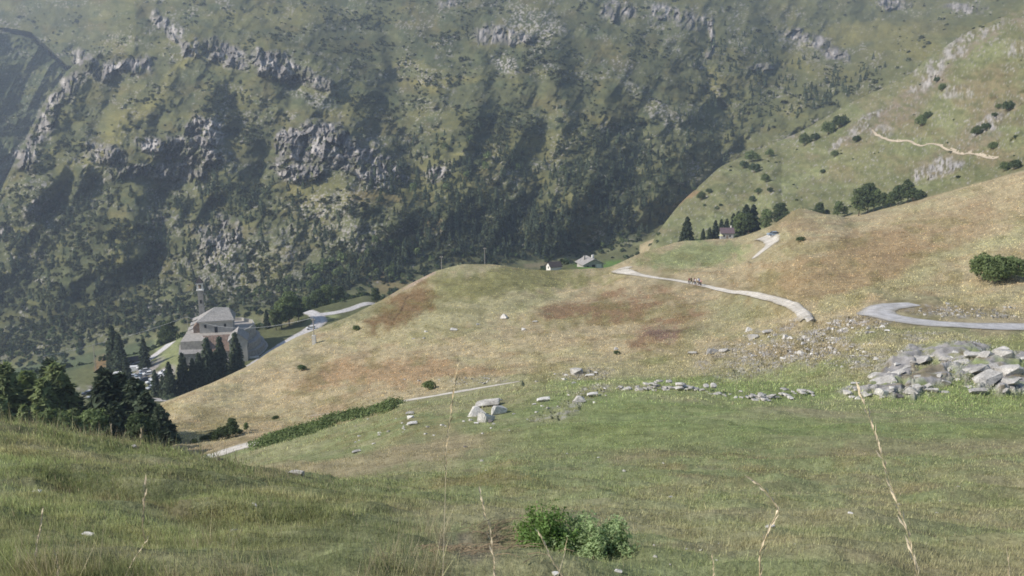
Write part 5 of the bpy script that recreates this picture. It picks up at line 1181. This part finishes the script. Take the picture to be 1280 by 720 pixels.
# stone house on the meadow
P = at(909, 414); hs = thing('stone_house', 'small stone house with a violet brown roof among dark conifers', 'house', (P.x, P.y, P.z - .2), R(-6))
M_GREYW = solid('grey house stone', (.33, .335, .33), .95, .25, 1.2, scale2=5)
part('wall', gwall(-3.0, 3.0, 0, 5.6, -1, 3.3, 1.9, 'x'), M_GREYW, hs)
rf = part('roof', gable(-3.0, 3.0, 0, 5.6, 3.3, 1.9, 'x', .5, .15), M_PURP, hs)
part('chimney', box(1.6, 2.2, 2.9, 3.5, 4.6, 6.3), M_WHITE, rf)
part('window', box(-2.0, -1.2, -.06, .1, 1.2, 2.2), M_DARKW, hs); part('window', box(.9, 1.6, -.06, .1, 1.2, 2.2), M_DARKW, hs); part('door', box(-.5, .4, -.05, .1, -.2, 1.9), M_WOOD, hs)
part('base_wall', box(-3.4, 3.6, -.6, -.1, -1.2, .25), M_STONEL, hs)
# two cabins just past the spur
P = at(695, 328); hb = thing('cabin', 'small dark roofed cabin with a white gable peeping over the spur', 'house', (P.x, P.y, P.z - .2), R(22))
part('wall', gwall(-2.4, 2.4, 0, 4, -1, 1.7, 1.5, 'x'), M_WHITE, hb); part('roof', gable(-2.4, 2.4, 0, 4, 1.7, 1.5, 'x', .35, .15), M_BLK, hb); part('window', box(-2.46, -2.3, 1.5, 2.4, .7, 1.5), M_DARKW, hb)
P = at(742, 331); hc = thing('farm_barn', 'low stone barn with a broad grey slab roof just past the spur', 'house', (P.x, P.y, P.z - .4), R(18))
part('wall', gwall(-4.2, 4.2, 0, 7, -1, 1.7, 1.9, 'y'), M_STONEL, hc); rf = part('roof', gable(-4.2, 4.2, 0, 7, 1.7, 1.9, 'y', .7, .25), M_SLAB, hc)
part('chimney', box(-2.6, -1.9, 4, 4.7, 2.6, 4.3), M_STONEL, rf); part('chimney', box(.6, 1.4, 3, 3.8, 3.2, 4.7), M_WHITE, rf)
part('door', box(-.8, .6, -.06, .1, -.5, 1.5), M_DARKW, hc); part('window', box(-3.0, -2.1, -.06, .1, .4, 1.2), M_DARKW, hc); part('plaster_patch', box(1.2, 3.4, -.05, .1, -.8, 1.5), M_WHITE, hc)
P = at(656, 333); hd = thing('ruined_hut', 'tiny ruined stone hut left of the dark roofed cabin', 'hut', (P.x, P.y, P.z - .2))
part('wall', join([box(-1.6, -1.1, 0, 3, -1, 2.1), box(1.0, 1.5, 0, 3, -1, 1.5), box(-1.1, 1.0, 2.5, 3, -1, 1.8)]), M_WOOD, hd); part('roof', ([(-2, -.3, 2.1), (.3, -.3, 2.4), (.3, 3.3, 2.6), (-2, 3.3, 2.3), (-2, -.3, 2.25), (.3, -.3, 2.55), (.3, 3.3, 2.75), (-2, 3.3, 2.45)], [(3, 2, 1, 0), (4, 5, 6, 7), (0, 1, 5, 4), (1, 2, 6, 5), (2, 3, 7, 6), (3, 0, 4, 7)]), M_SLAB, hd)
# low flat-roofed building at the car park
P = at(168, 333); hg = thing('low_building', 'low long dark roofed shelter at the back of the car park', 'building', (P.x, P.y, P.z - .3), R(35))
part('wall', box(-4.5, 4.5, 0, 4, -1, 2.3), M_STONE, hg); part('roof', gable(-4.5, 4.5, 0, 4, 2.3, .9, 'x', .5, .15), M_BLK, hg)
part('door', box(-1, 0, -.05, .1, -.3, 1.8), M_DARKW, hg)

# ------------------------------------------------------------ vehicles
M_TYRE = solid('tyre rubber', (.03, .03, .03), .9, .1); M_RIM = solid('wheel rim', (.4, .4, .42), .4, .1, metal=.6); M_GLASS = solid('tinted car glass', (.03, .035, .04), .15, .05, spec=.8)
M_LAMP = solid('lamp lens', (.7, .68, .62), .2, .05, spec=.8); M_TAIL = solid('tail lamp', (.35, .03, .02), .3, .1)
def car(name, label, cat, loc, rz, paint, van=0, group=None):
    t = thing(name, label, cat, loc, rz, group)
    Lc, Wc_ = (4.2, 1.72) if not van else (5.6, 1.98)
    prof = [(-2.1, .32), (-2.12, .62), (-2.05, .86), (-1.2, .95), (-.55, 1.40), (.95, 1.44), (1.75, 1.02), (2.08, .90), (2.12, .40), (2.0, .30)] if not van else \
           [(-2.8, .38), (-2.82, .8), (-2.6, 1.15), (-1.95, 1.4), (-1.3, 2.2), (-1.0, 2.32), (2.65, 2.36), (2.8, 2.2), (2.8, .45), (2.7, .36)]
    n = len(prof); V = []; Fq = []
    ws = [1 if z < .95 or (van and z < 1.5) else (.80 if not van else .92) for _, z in prof]
    for s_ in (-1, -.9, .9, 1):
        for (x, z), k in zip(prof, ws): V.append((x * (1 if abs(s_) < 1 else .985), s_ * Wc_ / 2 * k, z))
    for r_ in range(3):
        for i in range(n): Fq.append((r_ * n + i, r_ * n + (i + 1) % n, (r_ + 1) * n + (i + 1) % n, (r_ + 1) * n + i))
    Fq += [tuple(range(n))[::-1], tuple(range(3 * n, 4 * n))]
    body = mk('body', V, Fq, paint, t)
    h0, h1 = (.98, 1.34) if not van else (1.45, 2.05)
    xs = [(-1.02, -.5, .9, 1.5)] if not van else [(-1.75, -1.25, .0, .1)]
    for s_ in (-1, 1):
        y0, y1 = s_ * (Wc_ / 2 * (.93 if not van else .965) + .015), s_ * (Wc_ / 2 * (.80 if not van else .92) + .03)
        a, b, c, d_ = xs[0]; mk('window', [(a, y0, h0), (d_, y0, h0), (c, y1, h1), (b, y1, h1)], [(0, 1, 2, 3)], M_GLASS, t)
    wy = Wc_ * .37
    if not van: fs = [(-1.22, .965), (-.58, 1.40)]; rs_ = [(1.70, 1.06), (1.0, 1.43)]
    else: fs = [(-1.97, 1.42), (-1.33, 2.18)]; rs_ = [(2.82, 1.4), (2.82, 2.1)]
    off = lambda p, q, sg: [(p[0] + sg * .03, -wy, p[1] + .02), (p[0] + sg * .03, wy, p[1] + .02), (q[0] + sg * .03, wy * .92, q[1] + .02), (q[0] + sg * .03, -wy * .92, q[1] + .02)]
    mk('windscreen', off(fs[0], fs[1], -1), [(0, 1, 2, 3)], M_GLASS, t); mk('rear_window', off(rs_[0], rs_[1], 1), [(0, 1, 2, 3)], M_GLASS, t)
    wb = 1.3 if not van else 1.75
    for x in (-wb, wb):
        for s_ in (-1, 1):
            y = s_ * (Wc_ / 2 - .08)
            w_ = mk('wheel', *tube([(x, y - .11, .32), (x, y + .11, .32)], [.32, .32], 14), M_TYRE, t)
            mk('rim', *tube([(x, y + s_ * .115 - .01, .32), (x, y + s_ * .115 + .01, .32)], [.19, .19], 10), M_RIM, w_)
    for s_ in (-1, 1):
        part('headlight', box(-Lc / 2 - .04, -Lc / 2 + .08, s_ * Wc_ * .36 - .16, s_ * Wc_ * .36 + .16, .64, .80), M_LAMP, t)
        part('tail_light', box(Lc / 2 - .06, Lc / 2 + .04, s_ * Wc_ * .4 - .1, s_ * Wc_ * .4 + .1, .68, .88), M_TAIL, t)
    return t
M_PW = solid('white car paint', (.78, .78, .78), .3, .03, spec=.6); M_PG = solid('silver car paint', (.45, .47, .50), .3, .04, spec=.6); M_PB = solid('dark blue car paint', (.05, .065, .10), .3, .05, spec=.6)
M_PL = solid('blue grey car paint', (.24, .30, .38), .3, .05, spec=.6); M_PK = solid('black car paint', (.03, .03, .035), .3, .05, spec=.6)
def carat(px, Y, rz, paint, label, van=0, group=None):
    P = at(px, Y); return car('parked_van' if van else 'parked_car', label, 'van' if van else 'car', (P.x, P.y, P.z + .03), R(rz), paint, van, group)
g = 'vehicles parked by the church'
carat(147, 318, 20, M_PW, 'white van parked left of the small conifer in the car park', 1, g); carat(164, 322, 12, M_PW, 'larger white camper van parked right of the small conifer', 1, g); carat(166, 312, 15, M_PG, 'silver car parked just below the camper van', 0, g)
carat(118, 303, 30, M_PW, 'white car at the left end of the car park', 0, g); carat(110, 300, 20, M_PB, 'dark blue car at the far left of the car park', 0, g); carat(121, 294, 25, M_PW, 'white car showing low between the dark trees', 0, g); carat(117, 290, 25, M_PG, 'silver car half hidden behind the larches', 0, g); carat(130, 302, 60, M_PG, 'silver car beside the low conifer in the car park', 0, g)
carat(190, 296, 35, M_PW, 'white car at the right part of the car park, lower one', 0, g); carat(200, 302, 40, M_PW, 'white car at the right part of the car park, middle one', 0, g); carat(206, 305, 40, M_PW, 'white car at the right part of the car park, uppermost one', 0, g); carat(194, 300, 40, M_PG, 'silver car squeezed between the white ones on the right', 0, g)
carat(233, 293, 70, M_PW, 'white car parked at the wall between the first spruces', 0, g); carat(217, 288, 60, M_PB, 'dark car in the shade of the leftmost church spruce', 0, g)
for px, Y, rz, mt, lb in [(178, 322, 30, M_PW, 'white car in the upper row of the car park, nearest the low shelter'), (181, 316, 30, M_PG, 'silver car in the second row of the car park below the shelter'), (186, 310, 35, M_PW, 'white car in the middle of the second row of the car park'), (176, 310, 28, M_PL, 'blue grey car in the middle of the car park'),
                        (185, 326, 35, M_PG, 'silver car at the foot of the side road'), (172, 304, 25, M_PW, 'white car in the lowest open row of the car park'), (181, 302, 30, M_PB, 'dark blue car in the lowest open row of the car park'), (209, 300, 45, M_PW, 'white car tucked against the grassy bank left of the church'), (190, 288, 60, M_PG, 'silver car on the road before the low dark spruce')]:
    carat(px, Y, rz, mt, lb, 0, g)
carat(172, 330, 20, M_PK, 'black car before the low dark shelter', 0, g)
carat(389, 347, 20, M_PW, 'white car on the road bend right of the church')
P = hit(967, 295, 6.5); P = at(967, P.y)
car('parked_car', 'blue grey car parked in tree shade beside the stone house track', 'car', (P.x, P.y, P.z + .05), R(8), M_PL)
P = at(901, 412); tb = thing('garden_parasol', 'pale yellow parasol standing at the left side of the stone house', 'parasol', P)
part('pole', tube([(0, 0, 0), (0, 0, 2.3)], [.04, .04], 6), M_WHITE, tb); part('canopy', ([(1.3 * math.cos(a), 1.3 * math.sin(a), 1.9) for a in np.linspace(0, 5.5, 8)] + [(0, 0, 2.45)], [(k, (k + 1) % 8, 8) for k in range(8)]), solid('pale yellow cloth', (.60, .58, .30), .9, .1), tb)

# ------------------------------------------------------------ poles and wires
M_POLE = solid('grey weathered pole', (.36, .33, .29), .9, .2, 4); M_CONC = solid('pale concrete', (.55, .53, .49), .9, .15, 2)
def pole(px, Y, hp, label, concrete=False, r=.13, P=None):
    P = P or at(px, Y); h = hpx(hp, P); t = thing('utility_pole', label, 'utility pole', (P.x, P.y, P.z - .3))
    part('post', tube([(0, 0, 0), (0, 0, h * .5), (0, 0, h + .3)], [r, r * .85, r * .65], 8), M_POLE, t)
    part('crossarm', box(-.5, .5, -.05, .05, h - .25, h - .12), M_POLE, t)
    for x in (-.4, 0, .4): part('insulator', tube([(x, 0, h - .12), (x, 0, h + .08)], [.05, .04], 6), M_WHITE, t)
    if concrete: part('base', box(-.42, .42, -.42, .42, -.3, h * .38), M_CONC, t)
    return P + Vector((0, 0, h))
Pq = hit(393, 430, 6.5)
w1 = pole(0, 0, 33, 'utility pole on a pale concrete base at the edge of the tan slope', True, .14, Pq)
w2 = pole(552, 277, 17, 'thin pole on the spur crest, left one of the two', False, .1); w3 = pole(606, 288, 21, 'thin pole on the spur crest, right one of the two', False, .1)
w4 = pole(828, 395, 17, 'thin pole at the left rim of the green meadow', False, .16); w5 = pole(120, 340, 33, 'pole beside the brown earth bank at the car park', False, .16); w6 = pole(60, 330, 40, 'pole standing behind the larches on the left', False, .15)
w7 = pole(236, 345, 28, 'thin pole at the left corner of the church', False, .14)
def wire(a, b, label):
    n = 24; pts = [a.lerp(b, k / n) + Vector((0, 0, -4 * (k / n) * (1 - k / n) * (b - a).length * .02)) for k in range(n + 1)]
    V, Fq = tube([p - a for p in pts], [.035] * (n + 1), 4); tag(mk('overhead_wire', V, Fq, M_PG, loc=a), label, 'wire')
wire(w6, w5, 'overhead wire over the larches to the pole by the earth bank'); wire(w5, w7, 'overhead wire from the car park pole to the church corner'); wire(w7, w1, 'overhead wire crossing from the church to the pole on the tan slope')

# low post-and-rail fence beside the stone house
P1 = at(868, 418); P2 = at(884, 428); fn = thing('garden_fence', 'low pale rail fence between the lone spruce and the house', 'fence', P1)
d = P2 - P1
for k in range(5):
    q = P1 + d * (k / 4); gz = ground(q.x, q.y); part('post', [*(lambda g: (([(v[0] + q.x - P1.x, v[1] + q.y - P1.y, v[2] + gz - P1.z) for v in g[0]], g[1])))(box(-.07, .07, -.07, .07, -.2, 1.2))], M_CONC, fn)
for z in (.5, 1.0): part('rail', tube([(0, 0, z), (d.x * .5, d.y * .5, ground(P1.x + d.x * .5, P1.y + d.y * .5) - P1.z + z), (d.x, d.y, ground(P2.x, P2.y) - P1.z + z)], [.07, .07, .07], 4), M_CONC, fn)

# ------------------------------------------------------------ walkers on the track
SK = solid('skin', (.45, .28, .2), .6, .05)
def person(P, face, seed, top, legs, hair, label, stride=.28, pack=None, s=1.0):
    rs = np.random.RandomState(seed); t = thing('person', label, 'person', P, face, 'walkers on the pale track'); t.scale = (s, s, s)
    def skin(name, vs, es, rad, mat, par, root=0):
        me = bpy.data.meshes.new(name); me.from_pydata(vs, es, []); o = bpy.data.objects.new(name, me); COL.objects.link(o)
        sm = o.modifiers.new('skin', 'SKIN'); sm.use_smooth_shade = True
        for k, r_ in enumerate(rad):
            me.skin_vertices[0].data[k].radius = (r_, r_) if not isinstance(r_, tuple) else r_
            me.skin_vertices[0].data[k].use_root = (k == root)
        o.modifiers.new('sub', 'SUBSURF').levels = 1; o.modifiers['sub'].render_levels = 1
        me.materials.append(mat); o.parent = par; return o
    st = stride; aw = rs.uniform(.1, .3)
    J = [(0, 0, .95), (0, 0, 1.15), (0, -.01, 1.40), (0, 0, 1.50), (0, .01, 1.60), (0, .01, 1.70),
         (-.09, 0, .90), (-.10, st * .45, .50), (-.10, st * .8, .08), (-.10, st * .8 + .14, .03), (.09, 0, .90), (.10, -st * .2, .50), (.10, -st * .9, .10), (.10, -st * .9 + .13, .04),
         (-.18, 0, 1.42), (-.23, -aw, 1.16), (-.22, -aw * .6 + .1, .93), (-.22, -aw * .5 + .14, .84), (.18, 0, 1.42), (.23, aw * .6, 1.16), (.22, aw + .12, .96), (.22, aw + .17, .88)]
    E = [(0, 1), (1, 2), (2, 3), (3, 4), (4, 5), (0, 6), (6, 7), (7, 8), (8, 9), (0, 10), (10, 11), (11, 12), (12, 13), (2, 14), (14, 15), (15, 16), (16, 17), (2, 18), (18, 19), (19, 20), (20, 21)]
    Rr = [(.15, .11), (.13, .10), (.15, .11), .055, .095, .085, .085, .06, .045, .04, .085, .06, .045, .04, .055, .042, .032, .035, .055, .042, .032, .035]
    skin('body', J, E, Rr, SK, t)
    skin('shirt', [J[0], J[1], J[2], (0, 0, 1.46), J[14], J[15], J[18], J[19]], [(0, 1), (1, 2), (2, 3), (2, 4), (4, 5), (2, 6), (6, 7)], [(.17, .13), (.155, .12), (.175, .13), .07, .075, .06, .075, .06], top, t)
    skin('trousers', [J[0], J[6], J[7], (J[8][0], J[8][1], .16), J[10], J[11], (J[12][0], J[12][1], .18)], [(0, 1), (1, 2), (2, 3), (0, 4), (4, 5), (5, 6)], [(.165, .13), .105, .075, .06, .105, .075, .06], legs, t)
    skin('hair', [(0, -.02, 1.64), (0, -.02, 1.74), (0, -.05, 1.68)], [(0, 1), (1, 2)], [.10, .09, .07], hair, t)
    if pack: part('backpack', join([box(-.14, .14, -.34, -.14, 1.08, 1.46)]), pack, t)
def cloth(n, c): return solid(n, c, .9, .1)
HB = cloth('dark hair', (.03, .02, .015)); HL = cloth('fair hair', (.35, .25, .13)); TD = cloth('dark trousers', (.04, .04, .05)); TB = cloth('denim', (.08, .11, .18)); TK = cloth('khaki shorts', (.25, .21, .15))
CR = cloth('maroon jacket', (.18, .03, .04)); CW = cloth('white shirt', (.75, .75, .73)); CK = cloth('black jacket', (.03, .03, .035)); CBl = cloth('blue shirt', (.12, .2, .4)); CGr = cloth('grey shirt', (.35, .35, .36)); CP = cloth('pink shirt', (.55, .3, .3))
specs = [(861.0, 353.2, CR, TD, HB, 'person in a maroon jacket at the left end of the walking group', CK), (863.6, 352.6, CK, TD, HB, 'person in black walking second from the left', None), (867.2, 354.2, CGr, TK, HB, 'person in a grey shirt leading the middle of the group', CR), (869.4, 354.6, CW, TB, HL, 'fair haired person in a white shirt in the middle of the group', None),
         (872.0, 354.4, CW, TK, HB, 'dark haired person in a white shirt and khaki shorts', CBl), (873.8, 355.6, CBl, TD, HB, 'person in a blue shirt near the right end of the group', None), (876.4, 355.8, CP, TD, HL, 'person in a pink shirt, last on the right of the group', None)]
for k, (px, py, a, b, c, lb, pk) in enumerate(specs):
    Pp = hit(px, py + 2.4, 7); person((Pp.x, Pp.y, Pp.z + .08), R(55 if k % 3 else 80), k, a, b, c, lb, .25 + .08 * (k % 3), pk, 1.08 if k in (4, 2) else 1.0)
